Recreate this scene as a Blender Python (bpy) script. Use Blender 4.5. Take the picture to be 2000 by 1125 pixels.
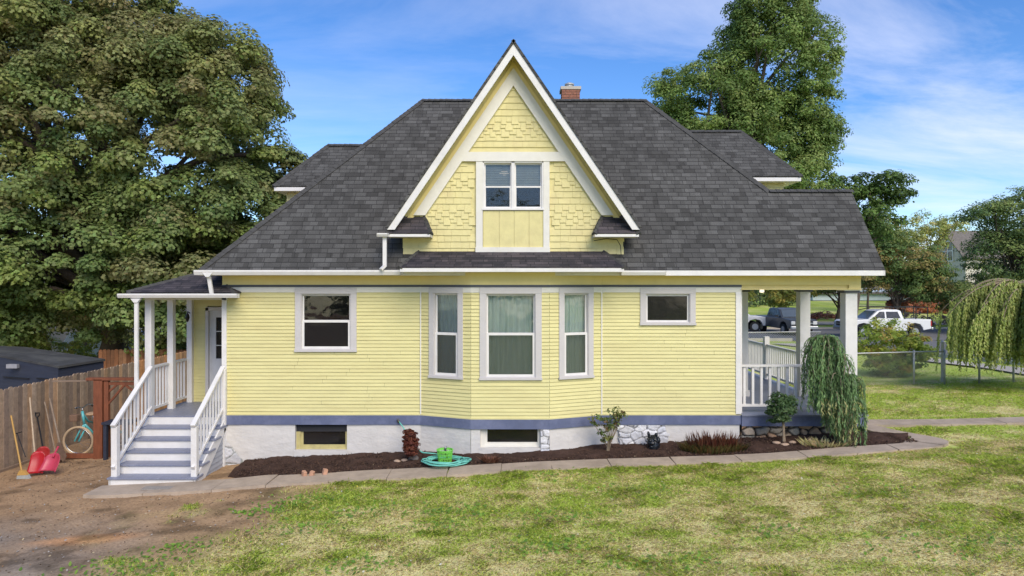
import bpy, math, random
import numpy as np
from mathutils import Vector, Matrix
R = math.radians
random.seed(7)
rng = np.random.default_rng(11)
for o in list(bpy.data.objects): bpy.data.objects.remove(o, do_unlink=True)
sc = bpy.context.scene
COL = sc.collection

# ------------------------------------------------------------ camera, sky, sun, exposure
CZ = 4.0; K = 1333.0
cam_d = bpy.data.cameras.new("camera"); cam = bpy.data.objects.new("camera", cam_d); COL.objects.link(cam)
cam.location = (0, 0, CZ); cam.rotation_euler = (R(90), 0, 0)
cam_d.sensor_width = 36; cam_d.lens = 24; cam_d.shift_y = -0.00375; cam_d.clip_end = 2000; cam_d.clip_start = 0.05
sc.camera = cam
SUN_EL, SUN_AZ = 40, 158          # azimuth clockwise from +Y (north)
world = bpy.data.worlds.new("World"); sc.world = world; world.use_nodes = True
nt = world.node_tree; nt.nodes.clear()
def N(t, kind, **kw):
    n = t.nodes.new(kind)
    for k, v in kw.items():
        if k.startswith('i_'):
            n.inputs[k[2:].replace('_', ' ')].default_value = v
        else: setattr(n, k, v)
    return n
wo = N(nt, 'ShaderNodeOutputWorld'); bg = N(nt, 'ShaderNodeBackground')
sky = N(nt, 'ShaderNodeTexSky', sky_type='NISHITA', sun_disc=False, sun_elevation=R(SUN_EL), sun_rotation=R(SUN_AZ),
        altitude=600, air_density=1.0, dust_density=0.4, ozone_density=4.0)
tc = N(nt, 'ShaderNodeTexCoord')
# thin cirrus: project the view direction on a plane high above
sep = N(nt, 'ShaderNodeSeparateXYZ'); nt.links.new(tc.outputs['Generated'], sep.inputs[0])
add = N(nt, 'ShaderNodeMath', operation='ADD'); nt.links.new(sep.outputs['Z'], add.inputs[0]); add.inputs[1].default_value = 0.16
dx = N(nt, 'ShaderNodeMath', operation='DIVIDE'); nt.links.new(sep.outputs['X'], dx.inputs[0]); nt.links.new(add.outputs[0], dx.inputs[1])
dy = N(nt, 'ShaderNodeMath', operation='DIVIDE'); nt.links.new(sep.outputs['Y'], dy.inputs[0]); nt.links.new(add.outputs[0], dy.inputs[1])
cmb = N(nt, 'ShaderNodeCombineXYZ'); nt.links.new(dx.outputs[0], cmb.inputs[0]); nt.links.new(dy.outputs[0], cmb.inputs[1])
mp = N(nt, 'ShaderNodeMapping'); mp.inputs['Scale'].default_value = (0.55, 1.25, 1); mp.inputs['Rotation'].default_value = (0, 0, R(12)); mp.inputs['Location'].default_value = (0.35, 2.1, 0)
nt.links.new(cmb.outputs[0], mp.inputs[0])
n1 = N(nt, 'ShaderNodeTexNoise'); n1.inputs['Scale'].default_value = 1.1; n1.inputs['Detail'].default_value = 9; n1.inputs['Roughness'].default_value = 0.62; n1.inputs['Distortion'].default_value = 0.7
nt.links.new(mp.outputs[0], n1.inputs['Vector'])
cr = N(nt, 'ShaderNodeValToRGB'); cr.color_ramp.elements[0].position = 0.42; cr.color_ramp.elements[1].position = 0.82
nt.links.new(n1.outputs['Fac'], cr.inputs[0])
# more cloud toward the right half of the sky, as that day had
mr = N(nt, 'ShaderNodeMapRange'); mr.inputs['From Min'].default_value = -0.15; mr.inputs['From Max'].default_value = 0.5; mr.inputs['To Min'].default_value = 0.30; mr.inputs['To Max'].default_value = 1.0
nt.links.new(sep.outputs['X'], mr.inputs['Value'])
mu = N(nt, 'ShaderNodeMath', operation='MULTIPLY'); nt.links.new(cr.outputs[0], mu.inputs[0]); nt.links.new(mr.outputs[0], mu.inputs[1])
mixc = N(nt, 'ShaderNodeMix', data_type='RGBA'); nt.links.new(mu.outputs[0], mixc.inputs['Factor'])
hs = N(nt, 'ShaderNodeHueSaturation'); hs.inputs['Hue'].default_value = .508; hs.inputs['Saturation'].default_value = 1.22; hs.inputs['Value'].default_value = 1.36
nt.links.new(sky.outputs[0], hs.inputs['Color'])
nt.links.new(hs.outputs[0], mixc.inputs['A']); mixc.inputs['B'].default_value = (7.4, 7.6, 9.0, 1)
nt.links.new(mixc.outputs['Result'], bg.inputs[0]); bg.inputs[1].default_value = 0.118
nt.links.new(bg.outputs[0], wo.inputs[0])
sd = bpy.data.lights.new("sun", 'SUN'); so = bpy.data.objects.new("sun", sd); COL.objects.link(so)
sd.energy = 2.9; sd.angle = R(40); sd.color = (1, 0.90, 0.74)
az = R(SUN_AZ); el = R(SUN_EL)
sdir = Vector((math.sin(az) * math.cos(el), math.cos(az) * math.cos(el), math.sin(el)))
so.rotation_euler = sdir.to_track_quat('Z', 'Y').to_euler(); so.location = (0, -5, 30)
sc.view_settings.view_transform = 'Standard'; sc.view_settings.look = 'None'
sc.view_settings.exposure = 0.27; sc.view_settings.gamma = 1

# ------------------------------------------------------------ noise in numpy
_perm = rng.random((256, 256))
def vnoise(x, y):
    x = np.asarray(x, float); y = np.asarray(y, float)
    xi = np.floor(x).astype(int); yi = np.floor(y).astype(int); fx = x - xi; fy = y - yi
    fx = fx * fx * (3 - 2 * fx); fy = fy * fy * (3 - 2 * fy)
    a = _perm[xi & 255, yi & 255]; b = _perm[(xi + 1) & 255, yi & 255]; c = _perm[xi & 255, (yi + 1) & 255]; d = _perm[(xi + 1) & 255, (yi + 1) & 255]
    return (a * (1 - fx) + b * fx) * (1 - fy) + (c * (1 - fx) + d * fx) * fy
def fbm(x, y, o=4):
    s = 0; a = .5; t = 0
    for i in range(o):
        s = s + a * vnoise(x * 2 ** i + 17 * i, y * 2 ** i + 31 * i); t += a; a *= .5
    return s / t

# ------------------------------------------------------------ materials
MATS = {}
def mat(name, col, rough=.6, var=.08, scale=6, bump=0, bscale=40, metal=0, spec=.4, stretch=None, col2=None, c2pos=(.5, .7), dirt=0, coord='Object'):
    if name in MATS: return MATS[name]
    m = bpy.data.materials.new(name); m.use_nodes = True; t = m.node_tree; p = t.nodes['Principled BSDF']
    p.inputs['Roughness'].default_value = rough; p.inputs['Metallic'].default_value = metal; p.inputs['Specular IOR Level'].default_value = spec
    tc = N(t, 'ShaderNodeTexCoord'); mp = N(t, 'ShaderNodeMapping'); t.links.new(tc.outputs[coord], mp.inputs[0])
    if stretch: mp.inputs['Scale'].default_value = stretch
    n = N(t, 'ShaderNodeTexNoise'); n.inputs['Scale'].default_value = scale; n.inputs['Detail'].default_value = 6; n.inputs['Roughness'].default_value = .65
    t.links.new(mp.outputs[0], n.inputs['Vector'])
    r = N(t, 'ShaderNodeValToRGB'); e = r.color_ramp.elements
    e[0].position = .3; e[1].position = .7
    e[0].color = tuple(c * (1 - var) for c in col) + (1,); e[1].color = tuple(min(1, c * (1 + var)) for c in col) + (1,)
    t.links.new(n.outputs['Fac'], r.inputs[0]); out = r.outputs[0]
    if col2:
        n2 = N(t, 'ShaderNodeTexNoise'); n2.inputs['Scale'].default_value = scale * .37; n2.inputs['Detail'].default_value = 8; n2.inputs['Roughness'].default_value = .7
        t.links.new(mp.outputs[0], n2.inputs['Vector'])
        r2 = N(t, 'ShaderNodeValToRGB'); r2.color_ramp.elements[0].position = c2pos[0]; r2.color_ramp.elements[1].position = c2pos[1]
        t.links.new(n2.outputs['Fac'], r2.inputs[0])
        mx = N(t, 'ShaderNodeMix', data_type='RGBA'); t.links.new(r2.outputs[0], mx.inputs['Factor']); t.links.new(out, mx.inputs['A']); mx.inputs['B'].default_value = tuple(col2) + (1,)
        out = mx.outputs['Result']
    t.links.new(out, p.inputs['Base Color'])
    if bump:
        n3 = N(t, 'ShaderNodeTexNoise'); n3.inputs['Scale'].default_value = bscale; n3.inputs['Detail'].default_value = 5
        t.links.new(mp.outputs[0], n3.inputs['Vector'])
        b = N(t, 'ShaderNodeBump'); b.inputs['Strength'].default_value = bump; b.inputs['Distance'].default_value = .02
        t.links.new(n3.outputs['Fac'], b.inputs['Height']); t.links.new(b.outputs[0], p.inputs['Normal'])
    MATS[name] = m; return m

def attr_mat(name, rough=.7, transl=0.0, noise=0, nscale=60, bump=0, spec=.25):
    m = bpy.data.materials.new(name); m.use_nodes = True; t = m.node_tree; p = t.nodes['Principled BSDF']
    p.inputs['Roughness'].default_value = rough; p.inputs['Specular IOR Level'].default_value = spec
    a = N(t, 'ShaderNodeAttribute', attribute_name='Col'); out = a.outputs['Color']
    if noise:
        tc = N(t, 'ShaderNodeTexCoord')
        n = N(t, 'ShaderNodeTexNoise'); n.inputs['Scale'].default_value = nscale; n.inputs['Detail'].default_value = 8; n.inputs['Roughness'].default_value = .75
        t.links.new(tc.outputs['Object'], n.inputs['Vector'])
        r = N(t, 'ShaderNodeMapRange'); r.inputs['From Min'].default_value = .3; r.inputs['From Max'].default_value = .7; r.inputs['To Min'].default_value = 1 - noise; r.inputs['To Max'].default_value = 1 + noise
        t.links.new(n.outputs['Fac'], r.inputs['Value'])
        v = N(t, 'ShaderNodeVectorMath', operation='SCALE'); t.links.new(out, v.inputs[0]); t.links.new(r.outputs[0], v.inputs['Scale']); out = v.outputs[0]
        if bump:
            b = N(t, 'ShaderNodeBump'); b.inputs['Strength'].default_value = bump; b.inputs['Distance'].default_value = .03
            t.links.new(n.outputs['Fac'], b.inputs['Height']); t.links.new(b.outputs[0], p.inputs['Normal'])
    t.links.new(out, p.inputs['Base Color'])
    if transl:
        o = t.nodes['Material Output']; tr = N(t, 'ShaderNodeBsdfTranslucent'); t.links.new(out, tr.inputs[0])
        mx = N(t, 'ShaderNodeMixShader'); mx.inputs[0].default_value = transl
        t.links.new(p.outputs[0], mx.inputs[1]); t.links.new(tr.outputs[0], mx.inputs[2]); t.links.new(mx.outputs[0], o.inputs[0])
    MATS[name] = m; return m

def shingle_mat(name, c1, c2, cd, bw=.25, bh=.132):
    m = bpy.data.materials.new(name); m.use_nodes = True; t = m.node_tree; p = t.nodes['Principled BSDF']; p.inputs['Roughness'].default_value = .9; p.inputs['Specular IOR Level'].default_value = .2
    tc = N(t, 'ShaderNodeTexCoord')
    # slight waviness in the courses
    nw = N(t, 'ShaderNodeTexNoise'); nw.inputs['Scale'].default_value = 1.7; t.links.new(tc.outputs['UV'], nw.inputs['Vector'])
    va = N(t, 'ShaderNodeVectorMath', operation='SCALE'); va.inputs['Scale'].default_value = .022; t.links.new(nw.outputs['Color'], va.inputs[0])
    vb = N(t, 'ShaderNodeVectorMath', operation='ADD'); t.links.new(tc.outputs['UV'], vb.inputs[0]); t.links.new(va.outputs[0], vb.inputs[1])
    def brick(w, off, ofr, mort):
        b = N(t, 'ShaderNodeTexBrick'); b.offset = off; b.offset_frequency = ofr; b.squash = 1.35; b.squash_frequency = 3
        b.inputs['Scale'].default_value = 1; b.inputs['Brick Width'].default_value = w; b.inputs['Row Height'].default_value = bh
        b.inputs['Mortar Size'].default_value = mort; b.inputs['Mortar Smooth'].default_value = .3; b.inputs['Bias'].default_value = 0
        b.inputs['Color1'].default_value = (0, 0, 0, 1); b.inputs['Color2'].default_value = (1, 1, 1, 1); b.inputs['Mortar'].default_value = (.5, .5, .5, 1)
        t.links.new(vb.outputs[0], b.inputs['Vector']); return b
    b1 = brick(bw, .37, 2, .0); b2 = brick(bw * .57, .61, 3, .0); bm = brick(bw, .37, 2, .006)
    ad = N(t, 'ShaderNodeMix', data_type='RGBA'); ad.inputs['Factor'].default_value = .55; t.links.new(b1.outputs['Color'], ad.inputs['A']); t.links.new(b2.outputs['Color'], ad.inputs['B'])
    r = N(t, 'ShaderNodeValToRGB'); r.color_ramp.elements[0].position = .15; r.color_ramp.elements[1].position = .95
    r.color_ramp.elements[0].color = c1 + (1,); r.color_ramp.elements[1].color = c2 + (1,)
    t.links.new(ad.outputs['Result'], r.inputs[0])
    # granules + streaky weathering
    g = N(t, 'ShaderNodeTexNoise'); g.inputs['Scale'].default_value = 55; g.inputs['Detail'].default_value = 4; t.links.new(tc.outputs['UV'], g.inputs['Vector'])
    w = N(t, 'ShaderNodeTexNoise'); w.inputs['Scale'].default_value = .6; w.inputs['Detail'].default_value = 5; t.links.new(tc.outputs['Object'], w.inputs['Vector'])
    s1 = N(t, 'ShaderNodeMapRange'); s1.inputs['From Min'].default_value = .3; s1.inputs['From Max'].default_value = .7; s1.inputs['To Min'].default_value = .72; s1.inputs['To Max'].default_value = 1.3; t.links.new(g.outputs['Fac'], s1.inputs['Value'])
    s2 = N(t, 'ShaderNodeMapRange'); s2.inputs['From Min'].default_value = .3; s2.inputs['From Max'].default_value = .7; s2.inputs['To Min'].default_value = .88; s2.inputs['To Max'].default_value = 1.12; t.links.new(w.outputs['Fac'], s2.inputs['Value'])
    mm = N(t, 'ShaderNodeMath', operation='MULTIPLY'); t.links.new(s1.outputs[0], mm.inputs[0]); t.links.new(s2.outputs[0], mm.inputs[1])
    v = N(t, 'ShaderNodeVectorMath', operation='SCALE'); t.links.new(r.outputs[0], v.inputs[0]); t.links.new(mm.outputs[0], v.inputs['Scale'])
    # the butt edge of each course: a thin dark line at the bottom of a row
    sy = N(t, 'ShaderNodeSeparateXYZ'); t.links.new(vb.outputs[0], sy.inputs[0])
    dv = N(t, 'ShaderNodeMath', operation='DIVIDE'); t.links.new(sy.outputs['Y'], dv.inputs[0]); dv.inputs[1].default_value = bh
    fr = N(t, 'ShaderNodeMath', operation='FRACT'); t.links.new(dv.outputs[0], fr.inputs[0])
    rr = N(t, 'ShaderNodeValToRGB'); rr.color_ramp.elements[0].position = .0; rr.color_ramp.elements[0].color = (0, 0, 0, 1); rr.color_ramp.elements[1].position = .16; rr.color_ramp.elements[1].color = (1, 1, 1, 1)
    t.links.new(fr.outputs[0], rr.inputs[0])
    mx = N(t, 'ShaderNodeMix', data_type='RGBA'); t.links.new(rr.outputs[0], mx.inputs['Factor']); mx.inputs['A'].default_value = cd + (1,); t.links.new(v.outputs[0], mx.inputs['B'])
    mx2 = N(t, 'ShaderNodeMix', data_type='RGBA'); t.links.new(bm.outputs['Fac'], mx2.inputs['Factor']); t.links.new(mx.outputs['Result'], mx2.inputs['A']); mx2.inputs['B'].default_value = cd + (1,)
    t.links.new(mx2.outputs['Result'], p.inputs['Base Color'])
    # bump: sawtooth courses + laminated tabs
    om = N(t, 'ShaderNodeMath', operation='SUBTRACT'); om.inputs[0].default_value = 1; t.links.new(fr.outputs[0], om.inputs[1])
    bt = N(t, 'ShaderNodeMath', operation='MULTIPLY_ADD'); t.links.new(b1.outputs['Color'], bt.inputs[0]); bt.inputs[1].default_value = .5; t.links.new(om.outputs[0], bt.inputs[2])
    bt2 = N(t, 'ShaderNodeMath', operation='MULTIPLY_ADD'); t.links.new(g.outputs['Fac'], bt2.inputs[0]); bt2.inputs[1].default_value = .35; t.links.new(bt.outputs[0], bt2.inputs[2])
    bp = N(t, 'ShaderNodeBump'); bp.inputs['Strength'].default_value = .7; bp.inputs['Distance'].default_value = .012; t.links.new(bt2.outputs[0], bp.inputs['Height']); t.links.new(bp.outputs[0], p.inputs['Normal'])
    MATS[name] = m; return m

def glass_mat(name, tint=(.02, .025, .03), opacity=.35, rough=.03):
    m = bpy.data.materials.new(name); m.use_nodes = True; t = m.node_tree; t.nodes.remove(t.nodes['Principled BSDF']); o = t.nodes['Material Output']
    tr = N(t, 'ShaderNodeBsdfTransparent'); df = N(t, 'ShaderNodeBsdfDiffuse'); df.inputs[0].default_value = tint + (1,)
    gl = N(t, 'ShaderNodeBsdfGlossy'); gl.inputs['Roughness'].default_value = rough; gl.inputs[0].default_value = (1, 1, 1, 1)
    a = N(t, 'ShaderNodeMixShader'); a.inputs[0].default_value = opacity; t.links.new(tr.outputs[0], a.inputs[1]); t.links.new(df.outputs[0], a.inputs[2])
    fr = N(t, 'ShaderNodeFresnel'); fr.inputs[0].default_value = 1.52
    tc = N(t, 'ShaderNodeTexCoord'); n = N(t, 'ShaderNodeTexNoise'); n.inputs['Scale'].default_value = 2.2; t.links.new(tc.outputs['Object'], n.inputs['Vector'])
    b = N(t, 'ShaderNodeBump'); b.inputs['Strength'].default_value = .12; b.inputs['Distance'].default_value = .05; t.links.new(n.outputs['Fac'], b.inputs['Height']); t.links.new(b.outputs[0], gl.inputs['Normal'])
    c = N(t, 'ShaderNodeMixShader'); t.links.new(fr.outputs[0], c.inputs[0]); t.links.new(a.outputs[0], c.inputs[1]); t.links.new(gl.outputs[0], c.inputs[2])
    t.links.new(c.outputs[0], o.inputs[0]); MATS[name] = m; return m

YEL = mat('yellow_paint', (.67, .61, .29), .55, .07, 2.2, bump=.06, bscale=70, stretch=(1, 1, 6), col2=(.59, .52, .24), c2pos=(.46, .78))
YEL2 = mat('yellow_gable_paint', (.69, .61, .29), .6, .08, 5, bump=.15, bscale=60, col2=(.62, .52, .26), c2pos=(.5, .8))
YELF = mat('yellow_frieze_paint', (.80, .66, .28), .55, .05, 3, bump=.05)
WHT = mat('white_paint', (.74, .715, .69), .5, .05, 5, bump=.06, bscale=60, col2=(.58, .56, .52), c2pos=(.52, .85))
GRYT = mat('pale_grey_trim_paint', (.56, .53, .52), .5, .03, 5, bump=.04)
CREAM = mat('cream_trim_paint', (.74, .71, .64), .5, .04, 5, bump=.05, col2=(.62, .58, .48), c2pos=(.55, .85))
BLUE = mat('slate_blue_paint', (.115, .135, .225), .5, .10, 4, bump=.08, bscale=50, col2=(.20, .22, .34), c2pos=(.5, .75))
DECK = mat('deck_grey_blue_paint', (.21, .225, .30), .42, .12, 5, bump=.08, stretch=(14, .6, 1), col2=(.28, .29, .36), c2pos=(.5, .75))
DARKT = mat('dark_slate_trim', (.075, .08, .10), .5)
FOUND = mat('whitewashed_concrete', (.62, .59, .56), .85, .06, 3, bump=.55, bscale=9, stretch=(1, 1, 1.6), col2=(.50, .50, .52), c2pos=(.55, .78))
STONEW = mat('whitewashed_stone', (.64, .64, .66), .85, .12, 7, bump=.4, bscale=22, col2=(.33, .35, .40), c2pos=(.54, .72))
JOINT = mat('dark_mortar', (.17, .17, .18), .95, .3, 12, bump=.4)
ROCK = mat('field_stone', (.34, .28, .22), .85, .25, 3, bump=.5, bscale=18, col2=(.24, .24, .23), c2pos=(.42, .6))
ROOF = shingle_mat('asphalt_shingles', (.054, .052, .048), (.116, .113, .106), (.026, .025, .024))
ROOFB = shingle_mat('brown_black_shingles', (.035, .033, .038), (.10, .085, .09), (.018, .018, .02), .28, .12)
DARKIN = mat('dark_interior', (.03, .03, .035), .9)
GLASS = glass_mat('window_glass', (.015, .018, .025), .12)
SCREEN = glass_mat('screened_glass', (.07, .085, .075), .38, .12)
DGLASS = glass_mat('dark_glass', (.012, .012, .014), .8, .1)
CURT = mat('pale_green_curtain', (.66, .80, .72), .9, .10, 4, stretch=(6, 6, .6), col2=(.46, .62, .55), c2pos=(.45, .65))
BRICK = mat('red_brick', (.30, .13, .085), .9, .25, 14, bump=.4, bscale=30)
CONC = mat('walk_concrete', (.42, .335, .255), .9, .18, 3, bump=.4, bscale=50, col2=(.27, .21, .155), c2pos=(.5, .75))
ASPH = mat('road_asphalt', (.16, .155, .155), .9, .12, 1.2, bump=.2, bscale=30, col2=(.17, .17, .18))
CONC2 = mat('pale_sidewalk_concrete', (.50, .45, .38), .9, .08, 1.0)
BARK = mat('bark', (.11, .085, .065), .95, .3, 6, bump=.8, bscale=14, stretch=(4, 4, 1))
BARKL = mat('pale_bark', (.26, .20, .14), .9, .3, 8, bump=.5, bscale=20, stretch=(3, 3, 1))
STEEL = mat('galvanised_steel', (.46, .46, .45), .45, .1, 8, metal=.4)
RED_W = mat('redwood_stain', (.20, .065, .03), .7, .25, 5, bump=.2, stretch=(3, 3, .8))
NAVY = mat('dark_navy_boards', (.030, .036, .058), .6, .2, 3, bump=.2, stretch=(.4, .4, 8))
SHEDR = mat('worn_dark_felt', (.055, .055, .055), .9, .3, 2.5, bump=.3, col2=(.11, .11, .10), c2pos=(.5, .7))
LEAF = attr_mat('leaf', .55, .42)
NEEDLE = attr_mat('needle', .6, .15)
GRASSM = attr_mat('grass_blade', .65, .42)
GROUND = attr_mat('ground', .95, 0, .38, 22, .5, spec=.1)
MULCH = attr_mat('mulch_bits', .95, 0, .2, 30)
PICKET = attr_mat('weathered_picket', .9, 0, .28, 9, .3)

# ------------------------------------------------------------ mesh builder
class MB:
    def __init__(s, M=None): s.v = []; s.f = []; s.M = M; s.smooth = False; s.c = None
    def p(s, q):
        q = Vector(q)
        if s.M is not None: q = s.M @ q
        s.v.append(q); return len(s.v) - 1
    def poly(s, pts): s.f.append([s.p(q) for q in pts])
    def box(s, x0, x1, y0, y1, z0, z1):
        if x0 > x1: x0, x1 = x1, x0
        if y0 > y1: y0, y1 = y1, y0
        if z0 > z1: z0, z1 = z1, z0
        i = [s.p(q) for q in ((x0, y0, z0), (x1, y0, z0), (x1, y1, z0), (x0, y1, z0), (x0, y0, z1), (x1, y0, z1), (x1, y1, z1), (x0, y1, z1))]
        for f in ((0, 3, 2, 1), (4, 5, 6, 7), (0, 1, 5, 4), (1, 2, 6, 5), (2, 3, 7, 6), (3, 0, 4, 7)): s.f.append([i[k] for k in f])
        return s
    def bar(s, a, b, w, h, up=(0, 0, 1)):
        """box beam from a to b, w across, h along up"""
        a = Vector(a); b = Vector(b); d = (b - a).normalized(); u = Vector(up); r = d.cross(u)
        if r.length < 1e-5: r = d.cross(Vector((0, 1, 0)))
        r.normalize(); u = r.cross(d).normalized()
        i = []
        for q in (a, b):
            for sx, sz in ((-1, -1), (1, -1), (1, 1), (-1, 1)): i.append(s.p(q + r * sx * w / 2 + u * sz * h / 2))
        for f in ((0, 1, 2, 3), (7, 6, 5, 4), (0, 4, 5, 1), (1, 5, 6, 2), (2, 6, 7, 3), (3, 7, 4, 0)): s.f.append([i[k] for k in f])
        return s
    def tube(s, pts, rad, n=8, cap=True):
        pts = [Vector(q) for q in pts]
        if not hasattr(rad, '__len__'): rad = [rad] * len(pts)
        rings = []; prev = None
        for k, q in enumerate(pts):
            d = (pts[min(k + 1, len(pts) - 1)] - pts[max(k - 1, 0)])
            if d.length < 1e-9: d = Vector((0, 0, 1))
            d.normalize()
            if prev is None:
                a = d.cross(Vector((0, 0, 1)));
                if a.length < .05: a = d.cross(Vector((1, 0, 0)))
            else: a = prev - d * prev.dot(d)
            a.normalize(); prev = a; b = d.cross(a)
            rings.append([s.p(q + (a * math.cos(2 * math.pi * j / n) + b * math.sin(2 * math.pi * j / n)) * rad[k]) for j in range(n)])
        for k in range(len(rings) - 1):
            for j in range(n): s.f.append([rings[k][j], rings[k][(j + 1) % n], rings[k + 1][(j + 1) % n], rings[k + 1][j]])
        if cap and n > 2: s.f.append(rings[0][::-1]); s.f.append(rings[-1])
        return s
    def prism(s, pts, axis, a, b):
        """extrude 2D polygon. axis 'y': pts are (x,z); axis 'z': (x,y); axis 'x': (y,z)"""
        def q(p, t): return {'y': (p[0], t, p[1]), 'z': (p[0], p[1], t), 'x': (t, p[0], p[1])}[axis]
        A = [s.p(q(p, a)) for p in pts]; B = [s.p(q(p, b)) for p in pts]
        s.f.append(A[::-1]); s.f.append(B)
        for k in range(len(pts)): s.f.append([A[k], A[(k + 1) % len(pts)], B[(k + 1) % len(pts)], B[k]])
        return s
    def slab(s, pts, t):
        pts = [Vector(q) for q in pts]; n = (pts[1] - pts[0]).cross(pts[2] - pts[0]).normalized()
        if n.z < 0: pts = pts[::-1]; n = -n
        A = [s.p(q) for q in pts]; B = [s.p(q - n * t) for q in pts]
        s.f.append(A); s.f.append(B[::-1])
        for k in range(len(pts)): s.f.append([B[k], B[(k + 1) % len(pts)], A[(k + 1) % len(pts)], A[k]])
        return s
    def lathe(s, prof, c, n=20, axis=None):
        rings = []
        for r, z in prof: rings.append([s.p((c[0] + r * math.cos(2 * math.pi * j / n), c[1] + r * math.sin(2 * math.pi * j / n), c[2] + z)) for j in range(n)])
        for k in range(len(rings) - 1):
            for j in range(n): s.f.append([rings[k][j], rings[k][(j + 1) % n], rings[k + 1][(j + 1) % n], rings[k + 1][j]])
        return s
    def blob(s, c, r, seed=0, amp=.22, sub=2, flat=None):
        """an irregular stone"""
        import bmesh
        bm = bmesh.new(); bmesh.ops.create_icosphere(bm, subdivisions=sub, radius=1)
        rn = random.Random(seed); ks = [(Vector((rn.uniform(-1, 1), rn.uniform(-1, 1), rn.uniform(-1, 1))) * 2.2, rn.uniform(0, 6)) for _ in range(5)]
        base = len(s.v)
        for v in bm.verts:
            q = v.co.copy(); d = 1 + amp * sum(math.sin(k.dot(q) + ph) for k, ph in ks) / 3
            q = q * d
            s.v.append((s.M @ Vector((c[0] + q.x * r[0], c[1] + q.y * r[1], c[2] + q.z * r[2]))) if s.M is not None else Vector((c[0] + q.x * r[0], c[1] + q.y * r[1], c[2] + q.z * r[2])))
        for f in bm.faces: s.f.append([base + v.index for v in f.verts])
        bm.free(); return s
    def build(s, name, material, parent=None, origin=None, smooth=False, bevel=0):
        me = bpy.data.meshes.new(name); o = bpy.data.objects.new(name, me)
        off = Vector((0, 0, 0))
        if origin is not None: off = Vector(origin)
        me.from_pydata([v - off for v in s.v], [], s.f); me.update()
        me.materials.append(material)
        # planar UVs in metres, u horizontal, v up the face
        uvl = me.uv_layers.new(name='UV'); uv = np.zeros(len(me.loops) * 2)
        for pl in me.polygons:
            n = pl.normal; u = Vector((0, 0, 1)).cross(n)
            if u.length < .05: u = Vector((1, 0, 0))
            u.normalize(); w = n.cross(u)
            for li in pl.loop_indices:
                q = me.vertices[me.loops[li].vertex_index].co; uv[2 * li] = q.dot(u); uv[2 * li + 1] = q.dot(w)
        uvl.data.foreach_set('uv', uv)
        if s.c is not None:
            ca = me.color_attributes.new('Col', 'FLOAT_COLOR', 'POINT'); a = np.ones((len(s.v), 4)); a[:, :3] = np.array(s.c); ca.data.foreach_set('color', a.ravel())
        if smooth: me.polygons.foreach_set('use_smooth', [True] * len(me.polygons))
        COL.objects.link(o)
        if parent is not None:
            o.parent = parent
            o.location = off - world_loc(parent)
        else: o.location = off
        if bevel:
            b = o.modifiers.new('bevel', 'BEVEL'); b.width = bevel; b.segments = 2; b.limit_method = 'ANGLE'; b.angle_limit = R(50)
        return o
def world_loc(o):
    l = Vector((0, 0, 0))
    while o is not None: l += o.location; o = o.parent
    return l
def tag(o, label=None, cat=None, group=None, kind=None):
    if label: o['label'] = label
    if cat: o['category'] = cat
    if group: o['group'] = group
    if kind: o['kind'] = kind
    return o
def thing(name, loc, label, cat, group=None):
    o = bpy.data.objects.new(name, None); COL.objects.link(o); o.location = loc; o.empty_display_size = .2
    return tag(o, label, cat, group)
def kids(o): return [c for c in bpy.data.objects if c.parent == o]
def copy_tree(o, parent=None):
    c = o.copy(); COL.objects.link(c); c.parent = parent
    for ch in kids(o): copy_tree(ch, c)
    return c
def W(px, py, D): return Vector(((px - 1000) * D / K, D, CZ - (py - 555) * D / K))
def X(px, D=14.3): return (px - 1000) * D / K
def Z(py, D=14.3): return CZ - (py - 555) * D / K

# ------------------------------------------------------------ bulk meshes (leaves, blades)
def bulk(name, V, k, cols, material, parent=None, origin=(0, 0, 0), smooth=False):
    """V: (n*k,3) verts, n polygons with k verts each; cols (n,3)"""
    off = np.array(origin, float); V = V - off
    n = len(V) // k; me = bpy.data.meshes.new(name)
    me.vertices.add(n * k); me.vertices.foreach_set('co', V.astype(np.float32).ravel())
    me.loops.add(n * k); me.loops.foreach_set('vertex_index', np.arange(n * k, dtype=np.int32))
    me.polygons.add(n); me.polygons.foreach_set('loop_start', np.arange(n, dtype=np.int32) * k); me.polygons.foreach_set('loop_total', np.full(n, k, dtype=np.int32))
    me.update(calc_edges=True)
    ca = me.color_attributes.new('Col', 'FLOAT_COLOR', 'POINT'); a = np.ones((n * k, 4), np.float32); a[:, :3] = np.repeat(cols, k, 0); ca.data.foreach_set('color', a.ravel())
    me.materials.append(material)
    o = bpy.data.objects.new(name, me); COL.objects.link(o)
    if parent is not None: o.parent = parent; o.location = Vector(origin) - world_loc(parent)
    else: o.location = origin
    return o
SH_MAPLE = np.array([(0, -.5), (.22, -.28), (.55, -.2), (.3, .05), (.42, .38), (.1, .28), (0, .6), (-.1, .28), (-.42, .38), (-.3, .05), (-.55, -.2), (-.22, -.28)])
SH_OVAL = np.array([(0, -.5), (.28, -.15), (.22, .25), (0, .55), (-.22, .25), (-.28, -.15)])
SH_MAP2 = np.array([(0, -.5), (.5, -.22), (.24, .04), (.4, .36), (0, .58), (-.4, .36), (-.24, .04), (-.5, -.22)])
SH_LONG = np.array([(0, -.5), (.13, 0), (0, .5), (-.13, 0)])
def unit(a): return a / np.maximum(np.linalg.norm(a, axis=1, keepdims=True), 1e-9)
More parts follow.
